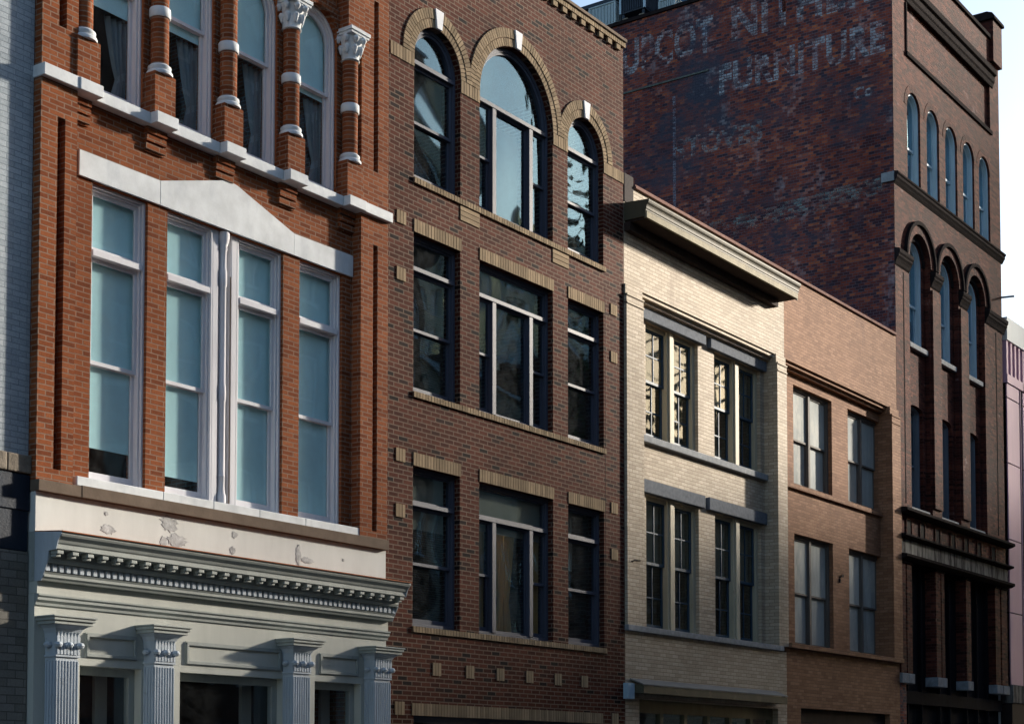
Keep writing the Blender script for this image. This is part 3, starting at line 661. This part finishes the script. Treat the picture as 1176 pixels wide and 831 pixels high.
# street canopy
cn = MB().profx([(-.002, 3.295), (-.265, 3.19), (-.27, 3.185), (-.27, 3.17), (-.002, 3.27)], 24.04, 29.66).build('canopy', 'canopy_metal', B3)
MB().slab(rect(24.06, 29.64, 3.03, 3.165), (), -.262, -.225).box(24.06, 24.09, -.224, -.002, 3.035, 3.18).box(29.61, 29.64, -.224, -.002, 3.035, 3.18).build('canopy_fascia', 'cornice_paint', cn, .004)
MB().box(23.81, 24.035, -.10, -.002, 2.93, 3.20).build('sign_box', 'teal_frame', B3, .006)
m = MB().box(24.35, 29.75, .12, .18, .1, .8).box(24.35, 29.75, .12, .2, 2.72, 2.95)
sx = 24.37
for i in range(7): m.box(sx, sx + .11, .10, .2, .8, 2.72); sx += .87
sf = m.build('shopfront', 'olive_frame', B3, .005)
MB().box(24.4, 29.7, .15, .156, .8, 2.72).build('pane', 'glass', sf)
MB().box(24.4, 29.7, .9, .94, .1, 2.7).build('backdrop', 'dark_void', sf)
m = MB()                                             # rusty wall anchor left of the lower windows
m.slab([(24.02, 5.28), (24.10, 5.31), (24.28, 5.32), (24.30, 5.34), (24.10, 5.335), (24.0, 5.30)], (), -.075, -.056); m.build('wall_anchor', 'dark_panel', B3)
shell(B3, X0, X1, .56, 14, 11.8, (3.6, 7.1), 'cream_paint_brick')

# ================================================================== 5. tan painted building
B4 = thing('brick_building', 'tan painted brick building with whitewashed double windows, beside the tall warehouse', 'building', (33.1, 0, 0))
X0, X1 = 30.158, 36.11; YR = .25
WG = [(31.02, 32.95), (33.80, 35.68)]; UZ, LZ = (7.665, 9.765), (4.30, 6.64)
MB().slab(rect(X0, X1, 10.10, 11.86), (), 0, .3).build('parapet_wall', 'tan_paint_brick', B4)
m = MB().slab(rect(X0, 35.62, 4.2, 10.10), [rect(a, b, *UZ) for a, b in WG] + [rect(a, b, *LZ) for a, b in WG], YR - .03, .55)
m.box(35.60, X1, -.09, .5, 4.205, 9.93).box(35.58, X1, -.05, .5, 9.93, 10.1)
m.build('wall', 'tan_paint_brick', B4)
m = MB().box(X0, 35.6, .05, .3, 10.03, 10.1).box(X0, 35.6, .12, .3, 9.97, 10.029)
m.box(35.59, X1, -.105, 0, 9.88, 9.905).box(35.59, X1, -.105, 0, 9.72, 9.745); m.build('corbel_course', 'tan_paint_brick', B4)
MB().slab(rect(X0, X1, 0, 4.19), [rect(30.8, 35.5, .1, 3.0)], 0, .5).build('lower_wall', 'tan_paint_brick', B4)
MB().box(X0, 35.6, YR - .10, YR + .1, 7.555, 7.66).build('window_sill', 'tan_paint_brick', B4, .006)
MB().box(X0, X1, -.12, YR + .1, 4.192, 4.29).build('window_sill', 'tan_paint_brick', B4, .006)
for a, b in WG:
    for z0, z1, mt in ((*UZ, 8.66), (*LZ, 5.42)):
        y = YR + .06; c0 = (a + b) / 2
        f = MB().slab(rect(a, b, z0, z1), [rect(a + .07, c0 - .045, z0 + .06, z1 - .07), rect(c0 + .045, b - .07, z0 + .06, z1 - .07)], y, y + .12)
        w = f.build('window', 'brown_frame', B4, .005)
        for p, q in ((a + .071, c0 - .046), (c0 + .046, b - .071)):
            sash(w, p, q, mt - .02, z1 - .071, y + .03, 'brown_frame', .04, name='upper_sash', glass='frosted')
            sash(w, p, q, z0 + .061, mt + .02, y + .066, 'brown_frame', .04, name='lower_sash', glass='frosted')
MB().box(X0 + .001, X1 - .02, -.045, .34, 11.861, 11.90).box(X0 + .001, X1 - .02, -.03, .30, 11.901, 11.935).build('coping', 'coping_tile', B4, .008)
m = MB().box(30.8, 35.5, .12, .2, 2.7, 3.0).box(30.8, 35.5, .12, .2, .1, .7)
for x in (30.85, 32.3, 33.8, 35.35): m.box(x, x + .1, .12, .2, .7, 2.7)
sf = m.build('shopfront', 'dark_panel', B4, .005)
MB().box(30.85, 35.45, .15, .156, .7, 2.7).build('pane', 'glass', sf)
MB().slab([(32.72, 0.0), (32.72, .01), (32.73, .01)], (), 0, .001) if False else None
m = MB().box(33.27, 33.33, YR - .05, YR - .031, 5.92, 5.96).box(33.33, 33.42, YR - .07, YR - .05, 5.95, 6.0).box(33.25, 33.29, YR - .06, YR - .03, 5.82, 5.9).build('wall_anchor', 'dark_panel', B4)
shell(B4, X0, X1, .56, 14, 11.8, (3.6, 7.1), 'tan_paint_brick')

# ================================================================== 6. tall warehouse
B5 = thing('brick_warehouse', 'tall dark red brick warehouse with faded painted lettering on its side wall', 'building', (39.9, 0, 0))
X0, X1 = 36.12, 43.67
W5 = [37.40, 38.67, 39.94, 41.21, 42.42]
BAY = [(36.99, 38.35), (38.98, 40.31), (40.96, 42.27)]
h = [arched(c - .42, c + .42, 15.83, 17.66) for c in W5] + [rect(37.0, 42.95, 18.97, 20.22)]
h += [arched(a, b, 7.84, 14.0, 24) for a, b in BAY]
MB().slab(rect(X0 + .004, X1, 7.64, 21.5), h, 0, .14).build('front_wall', 'front_brick', B5)
# recessed planes behind: frieze panel, bay infill
MB().box(36.98, 42.97, .08, .139, 18.95, 20.24).build('frieze_panel', 'front_brick', B5)
hh = [arched(c - .42, c + .42, 15.83, 17.66) for c in W5]
for a, b in BAY:
    c0 = (a + b) / 2; hh += [arched(c0 - .50, c0 + .50, 11.99, 14.02, 20), arched(c0 - .47, c0 + .47, 7.95, 10.38, 20, .14)]
MB().slab(rect(X0 + .004, X1, 7.64, 21.5), hh, .142, .46).build('bay_wall', 'front_brick', B5)
for a, b in BAY:
    c0 = (a + b) / 2; r = (b - a) / 2
    m = MB(); voussoirs(m, c0, 14.0, r + .002, r + .20, -.03, -.001, .006); m.build('arch_ring', 'front_brick', B5)
    MB().slab(ringp(c0, 14.0, r + .205, r + .30), (), -.085, -.001).build('hood_mould', 'dark_stone', B5, .01)
    m = MB(); voussoirs(m, c0, 14.02, .505, .60, .09, .141, .006); m.build('inner_arch', 'dark_stone', B5)
    for z in (11.84, 7.86): MB().box(c0 - .60, c0 + .60, .03, .30, z, z + .13).build('window_sill', 'sill_stone', B5, .02)
for c in W5:
    m = MB(); voussoirs(m, c, 17.66, .422, .60, -.008, -.001, .006); m.build('window_arch', 'front_brick', B5)
for a, b in ((X0 - .05, 36.97), (38.37, 38.96), (40.33, 40.94), (42.29, X1 + .12)):
    MB().profx([(-.001, 13.56), (-.03, 13.60), (-.05, 13.66), (-.08, 13.72), (-.11, 13.76), (-.11, 13.80), (-.14, 13.84), (-.14, 13.93), (-.001, 13.97)], a, b).build('impost', 'dark_stone', B5, .01)
for x in (36.62, 43.15):
    MB().box(x - .03, x + .03, -.004, .02, 8.0, 13.5).build('pier_groove', 'dark_stone', B5)
for a, b in ((38.40, 38.93), (40.36, 40.91)):
    MB().box(a, b, -.05, -.001, 8.1, 13.5).build('pier', 'front_brick', B5)
MB().profx([(-.001, 15.50), (-.04, 15.56), (-.06, 15.60), (-.09, 15.64), (-.09, 15.70), (-.12, 15.73), (-.12, 15.77), (-.001, 15.80)], X0 - .03, X1 + .08).build('belt_course', 'dark_stone', B5, .006)
MB().box(X0 - .06, X0 - .001, -.02, .30, 15.55, 15.78).build('stone_block', 'base_stone', B5, .01)
MB().profx([(-.001, 20.18), (-.03, 20.2), (-.05, 20.30), (-.08, 20.34), (-.08, 20.48), (-.14, 20.52), (-.14, 20.66), (-.001, 20.74)], 36.95, 43.15).build('cornice', 'dark_stone', B5, .01)
MB().box(36.93, 43.02, -.05, -.001, 18.86, 18.965).box(36.93, 36.995, -.03, -.001, 18.966, 20.17).build('panel_border', 'dark_stone', B5, .006)
MB().box(X0 - .03, 43.0, -.06, .5, 21.50, 21.60).build('coping', 'dark_stone', B5, .01)
pn = MB().box(43.0, 43.72, -.10, .7, 20.9, 22.05).build('pinnacle', 'front_brick', B5, .01)
MB().profx([(-.16, 22.05), (-.16, 22.12), (-.10, 22.22), (.05, 22.28), (.55, 22.28), (.70, 22.22), (.76, 22.12), (.76, 22.05)], 42.93, 43.78).build('cap', 'dark_stone', pn, .02)
# lower cornices, little openings, shop piers
for z, t, p in ((7.70, .13, .24), (7.13, .09, .20), (6.62, .13, .22)):
    MB().profx([(-.001, z), (-p * .6, z + .02), (-p, z + t * .5), (-p, z + t), (-.001, z + t + .03)], X0 - .02, X1 + .12).build('lower_cornice', 'dark_stone', B5, .008)
MB().box(X0, X1 + .01, -.05, -.001, 6.78, 7.125).build('fascia_panel', 'streaked_stone', B5, .006)
for x in (36.60, 37.45, 38.45, 39.5, 40.45, 41.4, 42.5):
    o = MB().slab(rect(x - .03, x + .33, 7.24, 7.65), [rect(x, x + .30, 7.27, 7.62)], -.03, -.0125).build('attic_opening', 'front_brick', B5)
    MB().box(x, x + .30, -.012, -.001, 7.27, 7.62).build('recess', 'dark_void', o)
for a, b in ((36.14, 36.48), (36.54, 36.86), (38.40, 38.72), (38.78, 38.98), (40.5, 40.85), (42.7, 43.1), (43.2, 43.66)):
    s = MB().box(a, b, -.03, .45, 3.99, 6.55).build('shop_pier', 'front_brick', B5, .008)
    MB().box(a - .03, b + .03, -.07, .46, 3.75, 3.98).build('base_block', 'base_stone', s, .015)
    MB().box(a - .02, b + .02, -.06, .46, 6.552, 6.61).build('cap_block', 'dark_stone', s, .01)
MB().box(X0 + .004, X1, 0, .46, 6.76, 7.638).build('attic_wall', 'front_brick', B5)
m = MB().box(X0 + .004, X1, .25, .40, 0, 6.755)
for x in (37.0, 37.9, 39.1, 39.8, 41.0, 41.8, 42.6): m.box(x, x + .07, .16, .249, 0, 6.75)
m.box(X0 + .005, X1, .14, .249, 3.3, 3.6); m.build('shopfront', 'shop_dark', B5, .005)
def b5_window(c, hw, z0, zs, meet, y, rise=None, fm='teal_frame', bl='blind'):
    o = arched(c - hw, c + hw, z0, zs, 20, rise); r2 = (rise or hw) - .06
    i = arched(c - hw + .07, c + hw - .07, z0 + .06, zs, 20, r2)
    w = MB().slab(o, [i], y, y + .22).build('window', fm, B5, .006)
    i2 = arched(c - hw + .071, c + hw - .071, meet - .03, zs, 20, r2 - .001); i3 = arched(c - hw + .12, c + hw - .12, meet + .03, zs, 20, r2 - .05)
    u = MB().slab(i2, [i3], y + .09, y + .13).build('upper_sash', fm, w, .004)
    MB().slab(arched(c - hw + .115, c + hw - .115, meet + .025, zs, 20, r2 - .045), (), y + .11, y + .116).build('pane', 'old_glass', u)
    sash(w, c - hw + .071, c + hw - .071, z0 + .061, meet + .03, y + .135, fm, .05, name='lower_sash', glass='old_glass')
    MB().box(c - hw + .08, c + hw - .08, y + .22, y + .225, meet - .3, zs + .05).build('blind', bl, w)
for c in W5: b5_window(c, .42, 15.835, 17.66, 16.75, .05)
for a, b in BAY:
    c = (a + b) / 2; b5_window(c, .50, 11.995, 14.02, 13.0, .17); b5_window(c, .47, 7.995, 10.38, 9.1, .24, .14, 'dim_frame', 'curtain')
# side wall with the ghost sign
sw = MB().box(X0, X0 + .4, .005, 26, 0, 21.3).box(X0 + .41, X1 - .3, 25.7, 26, 0, 21.2).box(X1 - .3, X1, .47, 26, 0, 21.3).build('side_wall', 'side_brick', B5)
MB().box(X0 - .05, X0 + .45, .01, 26.1, 21.302, 21.40).build('side_coping', 'dark_stone', B5, .01)
MB().box(X0 + .4, X1 - .3, .47, 25.7, 20.6, 20.8).build('roof', 'roofing', B5)
m = MB()
for z in (3.5, 7.4, 11.4, 15.4): m.box(X0 + .4, X1 - .3, .47, 25.7, z - .3, z)
m.box(X0 + .4, X1 - .3, 4.5, 4.6, 0, 20.6); m.build('interior', 'interior', B5)
m = MB().box(X0 - .006, X0 - .003, 5.86, 5.94, 8, 19.0); m.build('paint_run', 'paint_run', B5)
m = MB().slab([(5.6, 14.95), (.1, 15.35), (.1, 15.75), (5.2, 15.5)], (), X0 - .005, X0 - .003, axis='x'); m.build('faded_band', 'green_paint', B5)
m = MB().box(X0 - .03, X0 - .002, 4.9, 9.5, 19.42, 19.46); m.build('lead_flashing', 'flash_dull', B5)
M['sign_paint'] = worn_paint_mat('worn_sign_paint', (.42, .49, .56), .50, .80)
M['sign_paint_faint'] = worn_paint_mat('faint_sign_paint', (.28, .36, .40), .54, .84)
def wall_text(txt, yl, yr, z0, z1, mat, off=.004):
    cu = bpy.data.curves.new('t', 'FONT'); cu.body = txt; cu.offset = .04; cu.space_character = 1.08
    ob = bpy.data.objects.new('t', cu); COL.objects.link(ob)
    dg = bpy.context.evaluated_depsgraph_get(); dg.update()
    me = bpy.data.meshes.new_from_object(ob.evaluated_get(dg)); bpy.data.objects.remove(ob)
    xs = [v.co.x for v in me.vertices]; ys = [v.co.y for v in me.vertices]
    a, b, c, d = min(xs), max(xs), min(ys), max(ys); o = ORG[B5.name]
    for v in me.vertices:
        Y = yl + (yr - yl) * (v.co.x - a) / (b - a); Z = z0 + (z1 - z0) * (v.co.y - c) / (d - c)
        v.co = Vector((X0 - off - o.x, Y - o.y, Z - o.z))
    me.name = 'painted_lettering'; me.materials.clear(); me.materials.append(M[mat])
    ob = bpy.data.objects.new('painted_lettering', me); COL.objects.link(ob); ob.parent = B5
    return ob
wall_text('UPCOT', 7.45, 4.75, 19.9, 20.85, 'sign_paint')
wall_text('NITHER', 4.25, .45, 20.0, 20.95, 'sign_paint')
wall_text('FURNITURE', 4.60, .18, 18.70, 19.50, 'sign_paint')
wall_text('Co', .98, .50, 17.72, 18.02, 'sign_paint', .005)
wall_text('STOVES', 5.9, 3.4, 17.3, 17.85, 'sign_paint_faint')

# ================================================================== 7. pink building beyond
B6 = thing('office_building', 'pink panelled building with white cladding on top, beyond the tall warehouse', 'building', (50, 0, 0))
MB().box(44.0, 60, -.03, .3, 13.50, 14.13).build('top_cladding', 'white_clad', B6)
m = MB(); x = 44.02
while x < 60: m.box(x, x + .13, -.0, .30, 12.56, 13.499); x += .34
m.build('fins', 'pink_panel', B6)
MB().box(44.0, 60, .16, .3, 12.56, 13.499).build('fin_backing', 'dark_panel', B6)
m = MB(); x = 44.0
while x < 60:
    for z0, z1 in ((4.05, 6.0), (6.02, 8.0), (8.02, 10.1), (10.12, 11.9), (11.92, 12.3)): m.box(x, x + 1.02, .0, .3, z0, z1 - .01)
    m.box(x - .02, x + 1.4, -.03, .3, 12.31, 12.55); m.box(x + 1.14, x + 1.17, .0, .3, 4.05, 12.3); x += 1.35
m.build('panel', 'pink_panel', B6, .004)
MB().box(44.0, 60, .03, .3, 4.04, 12.31).build('panel_backing', 'dark_panel', B6)
MB().box(44.0, 60, -.05, .3, 3.55, 4.035).build('base_course', 'streaked_stone', B6, .01)
MB().box(44.0, 60, -.02, .3, 0, 3.54).build('lower_wall', 'dark_panel', B6)
MB().box(44.0, 60, .31, 16, 0, 14.0).build('body', 'white_clad', B6)
MB().profx([(-.30, 14.56), (-.30, 14.61), (.03, 14.63), (.03, 14.58)], 43.90, 43.94).build('wall_bracket', 'bracket', B6) if False else None
tag(MB().profx([(-.33, 14.555), (-.33, 14.60), (.3, 14.64), (.3, 14.595)], 43.70, 43.76).build('wall_bracket', 'bracket', None, .004, org=(43.7, 0, 14.58)), 'short blue-grey metal bracket sticking out past the tall warehouse edge', 'bracket')

# ================================================================== roof units
def roof_unit(x, y, w, d, z, hgt, mat, label, n, louv=True):
    t = thing('condenser_unit', label, 'air conditioner', (x, y, z), 'condenser units on the warehouse roof')
    m = MB().box(x + .03, x + w - .03, y - d + .03, y - .03, z + .12, z + hgt - .04)
    for fx in (x + .06, x + w - .12):
        for fy in (y - d + .06, y - .12): m.box(fx, fx + .06, fy, fy + .06, z, z + .12)
    m.build('casing', mat, t, .01)
    MB().box(x, x + w, y - d, y, z + hgt - .04, z + hgt).build('lid', 'metal_light', t, .012)
    for a, b in ((y - d, y - d + .05), (y - .05, y)):
        for c in (x, x + w - .05): MB().box(c, c + .05, a, b, z + .12, z + hgt - .041).build('corner_post', 'metal_light' if mat != 'metal_dark' else 'teal_frame', t)
    s = MB()
    for i in range(n):
        yy = y - d + .07 + (d - .16) * i / (n - 1); s.box(x - .004, x + .028, yy, yy + .02, z + .16, z + hgt - .06)
        xx = x + .07 + (w - .16) * i / (n - 1); s.box(xx, xx + .02, y - d - .004, y - d + .028, z + .16, z + hgt - .06)
    s.build('louvre', mat, t)
    MB().lathe(x + w / 2, y - d / 2, [(.30 * w, z + hgt), (.30 * w, z + hgt + .05), (.26 * w, z + hgt + .05)], 20).build('fan_guard', 'metal_dark', t)
roof_unit(36.3, 8.62, .8, .85, 21.41, .72, 'metal_light', 'pale metal condenser with vertical louvres, leftmost on the warehouse roof', 8)
roof_unit(36.25, 7.62, .8, .78, 21.55, 1.5, 'metal_dark', 'tall dark louvred condenser between two pale ones on the roof edge', 10)
roof_unit(36.45, 6.55, .6, .50, 21.41, .42, 'metal_light', 'small pale condenser on the roof edge right of the dark one', 6)
MB().box(36.3, 37.0, 6.9, 7.05, 21.401, 21.55).box(36.3, 37.0, 7.4, 7.55, 21.401, 21.55).build('rail', 'rough_stone', bpy.data.objects['condenser_unit.001'])
ph = thing('roof_penthouse', 'blue-grey sheet-clad penthouse standing behind the condensers on the roof', 'roof structure', (40, 12, 20.8))
MB().box(38.5, 42.5, 5.2, 10.15, 20.8, 23.30).build('wall', 'penthouse', ph, .01)
MB().box(38.4, 42.6, 5.1, 10.3, 23.301, 23.42).build('roof', 'metal_dark', ph, .01)
m = MB()
for i in range(11): m.box(38.47, 38.499, 5.3 + i * .45, 5.34 + i * .45, 20.8, 23.29)
m.build('seam', 'penthouse', ph)

# ================================================================== far side of the street (reflected in the glass, shades the lower walls)
def far_building(x0, x1, hgt, mat, label, storey=3.9, ww=1.0, trim='marble', back=0):
    t = thing('street_building', label, 'building', ((x0 + x1) / 2, -19 - back, 0), 'buildings across the street')
    hs = []; n = max(2, int((x1 - x0) / 2.1)); s = (x1 - x0) / n; z = 4.4; cells = []
    while z + 2.6 < hgt - .6:
        for i in range(n):
            c = x0 + s * (i + .5); hs.append(rect(c - ww / 2, c + ww / 2, z, z + 2.2)); cells.append((c, z))
        z += storey
    hs.append(rect(x0 + .8, x1 - .8, .3, 3.1))
    MB().slab(rect(x0, x1, 0, hgt), hs, -19.35 - back, -19 - back).build('wall', mat, t)
    for c, z in cells:
        w = MB().slab(rect(c - ww / 2, c + ww / 2, z, z + 2.2), [rect(c - ww / 2 + .07, c + ww / 2 - .07, z + .07, z + 1.07), rect(c - ww / 2 + .07, c + ww / 2 - .07, z + 1.13, z + 2.13)], -19.24 - back, -19.15 - back).build('window', 'white_frame', t)
        MB().box(c - ww / 2 + .05, c + ww / 2 - .05, -19.20 - back, -19.195 - back, z + .05, z + 2.15).build('pane', 'glass', w)
        MB().box(c - ww / 2 - .1, c + ww / 2 + .1, -19.05 - back, -18.9 - back, z - .14, z - .002).build('sill', trim, w)
    MB().box(x0 - .02, x1 + .02, -19.4 - back, -18.7 - back, hgt + .002, hgt + .25).build('coping', trim, t)
    MB().box(x0, x1, -25 - back, -19.36 - back, 0, hgt - .3).build('body', mat, t)
    MB().box(x0 + .8, x1 - .8, -19.22 - back, -19.16 - back, .3, 3.1).build('shop_window', 'grey_frame', t)
fb = [(-10, 4, 15, 'opp_brick_b', 'low red brick building across the street, behind the camera'),
      (4, 17, 19.0, 'opp_brick_a', 'pale brick building across the street beside a low red brick one'),
      (17, 31, 15.5, 'opp_brick_b', 'wide red brick building across the street opposite the orange one'),
      (31, 43, 25.5, 'opp_brick_d', 'dark brown brick tower across the street'),
      (43, 49, 15.0, 'opp_brick_a', 'narrow pale brick building across the street beside the brown tower'),
      (49, 57, 17.2, 'opp_brick_d', 'dark brown brick building across the street, lower than the tower'),
      (57, 66, 15.6, 'opp_brick_a', 'plain pale brick building across the street, lowest of the pale ones'),
      (66, 76, 17.0, 'opp_brick_b', 'lower red brick building across the street'),
      (76, 92, 20.8, 'opp_brick_b', 'higher red brick building across the street'),
      (92, 112, 23.5, 'opp_brick_a', 'tall pale brick building at the far end across the street')]
for a in fb: far_building(*a)
far_building(71, 80, 42, 'opp_stone', 'slim pale tower added behind the street for the window reflections', 3.6, 1.5, back=26)  # these two towers are added only to show as reflections in the glass
far_building(84.5, 99, 36.5, 'opp_stone', 'broad pale block added behind the street for the window reflections', 3.6, 1.5, back=26)

far_building(183.2, 205, 64, 'opp_brick_d', 'very tall dark block added out of view to shade the warehouse front', 3.9, 1.6, back=26)  # unseen block added to keep the sun off the warehouse front

def added_shade_tree(x, y, z0, z1, r, n, label, seed):  # leafy crowns added out of view to thin the sun on the fronts
    rnd = random.Random(seed)
    t = thing('added_shade_tree', label, 'tree', (x, y, 0), 'trees added to shade the fronts')
    m = MB(); prof = [(.30, 0), (.24, .5), (.20, z0 * .6), (.15, z0), (.09, (z0 + z1) / 2), (.03, z1 - 1)]
    m.lathe(x, y, prof, 10); tips = []
    for i in range(16):
        a = i * 2.4 + rnd.random(); zb = z0 + (z1 - z0) * (.02 + .055 * i) * .9; L = r * rnd.uniform(.65, .95)
        p0 = Vector((x, y, zb)); p1 = p0 + Vector((math.cos(a) * L, math.sin(a) * L * .8, L * rnd.uniform(.35, .7)))
        d = (p1 - p0).normalized(); u = d.orthogonal().normalized(); w = d.cross(u); b = len(m.v)
        for p, rr in ((p0, .07), (p1, .015)):
            for k in range(5): q = p + (u * math.cos(k * 1.2566) + w * math.sin(k * 1.2566)) * rr; m.v.append(tuple(q))
        for k in range(5): m.f.append([b + k, b + (k + 1) % 5, b + 5 + (k + 1) % 5, b + 5 + k])
        tips.append((p0, p1))
    m.build('trunk', 'bark', t)
    c = MB(); cl = []
    for i in range(70):
        a = rnd.uniform(0, 2 * PI); q = math.sqrt(rnd.random()) * r; zz = rnd.uniform(z0, z1); k = math.sin(PI * (.12 + .80 * (zz - z0) / (z1 - z0))) ** .4
        cl.append(Vector((x + math.cos(a) * q * k, y + math.sin(a) * q * k * .8, zz)))
    for i in range(n):
        o = rnd.choice(cl) + Vector((rnd.gauss(0, .6), rnd.gauss(0, .6), rnd.gauss(0, .55)))
        u = Vector((rnd.gauss(0, 1), rnd.gauss(0, 1), rnd.gauss(0, 1))).normalized(); w = u.orthogonal().normalized(); sz = rnd.uniform(.16, .30); b = len(c.v)
        c.v += [tuple(o + u * sz), tuple(o + w * sz * .6), tuple(o - u * sz), tuple(o - w * sz * .6)]; c.f.append([b, b + 1, b + 2, b + 3])
    c.build('crown', 'foliage', t)
added_shade_tree(50.5, -15.6, 12.5, 27.5, 4.2, 560, 'tall leafy tree added out of view for shade, furthest from the warehouse', 1)
added_shade_tree(57.5, -15.4, 12.0, 28.0, 4.2, 560, 'tall leafy tree added out of view for shade, in the middle of the three tall ones', 2)
added_shade_tree(63.0, -15.6, 12.5, 27.0, 3.2, 420, 'tall narrow tree added out of view for shade, next to the smaller ones', 3)
added_shade_tree(68.8, -15.5, 9.0, 19.8, 3.5, 2000, 'small leafy tree added out of view for shade, beside the tall narrow one', 4)
added_shade_tree(75.4, -15.5, 9.0, 19.6, 3.5, 2000, 'small leafy tree added out of view for shade, at the end of the row', 5)

# ================================================================== ground
struct(MB().box(-300, 600, -300, 300, -.6, -.15).build('ground', 'asphalt'))
struct(MB().box(-40, 160, -16, -3.2, -.149, -.02).build('road', 'asphalt'))
struct(MB().box(-40, 160, -3.2, 30, -.149, .0).build('sidewalk', 'concrete', None))
struct(MB().box(-40, 160, -34, -16, -.149, .0).build('sidewalk', 'concrete', None))
m = MB(); x = -38
while x < 158: m.box(x, x + 3, -9.66, -9.54, -.019, -.015); x += 7.5
struct(m.build('road_marking', 'line_paint'))

# ================================================================== light, camera
D = Vector((-1, .35, -.30)).normalized(); S = -D
el = math.asin(S.z); rot = math.atan2(S.x, S.y)
wd = bpy.data.worlds.new('World'); SC.world = wd; wd.use_nodes = True
nt = wd.node_tree; nt.nodes.clear()
sky = nt.nodes.new('ShaderNodeTexSky'); sky.sky_type = 'NISHITA'; sky.sun_disc = False
sky.sun_elevation = el; sky.sun_rotation = rot; sky.air_density = 1.0; sky.dust_density = 1.6; sky.ozone_density = 1.5
bg = nt.nodes.new('ShaderNodeBackground'); bg.inputs[1].default_value = .085
wo = nt.nodes.new('ShaderNodeOutputWorld'); nt.links.new(sky.outputs[0], bg.inputs[0]); nt.links.new(bg.outputs[0], wo.inputs[0])
sl = bpy.data.lights.new('sun', 'SUN'); sl.energy = 5.0; sl.angle = math.radians(3.0); sl.color = (1, .90, .77)
so = bpy.data.objects.new('sun', sl); COL.objects.link(so); so.rotation_euler = D.to_track_quat('-Z', 'Y').to_euler(); so.location = (30, -10, 40)

F = 1880.
cam = bpy.data.cameras.new('camera'); co = bpy.data.objects.new('camera', cam); COL.objects.link(co); SC.camera = co
cam.sensor_width = 36; cam.lens = F * 36 / 1176; cam.shift_y = (792 - 415.5) / 1176; cam.clip_end = 2000
pitch = math.atan(93 / F); yaw = math.atan(1329 / F * math.cos(pitch))   # angle between view axis and the facades
co.location = (0, -14.5, 1.7)
fwd = Vector((math.cos(yaw) * math.cos(pitch), math.sin(yaw) * math.cos(pitch), math.sin(pitch)))
co.rotation_euler = fwd.to_track_quat('-Z', 'Y').to_euler()

vs = SC.view_settings; vs.view_transform = 'Standard'; vs.look = 'None'; vs.gamma = 1; vs.exposure = 1.72; vs.use_curve_mapping = False
SC.cycles.max_bounces = 6; SC.cycles.transparent_max_bounces = 12; SC.cycles.caustics_reflective = False; SC.cycles.caustics_refractive = False
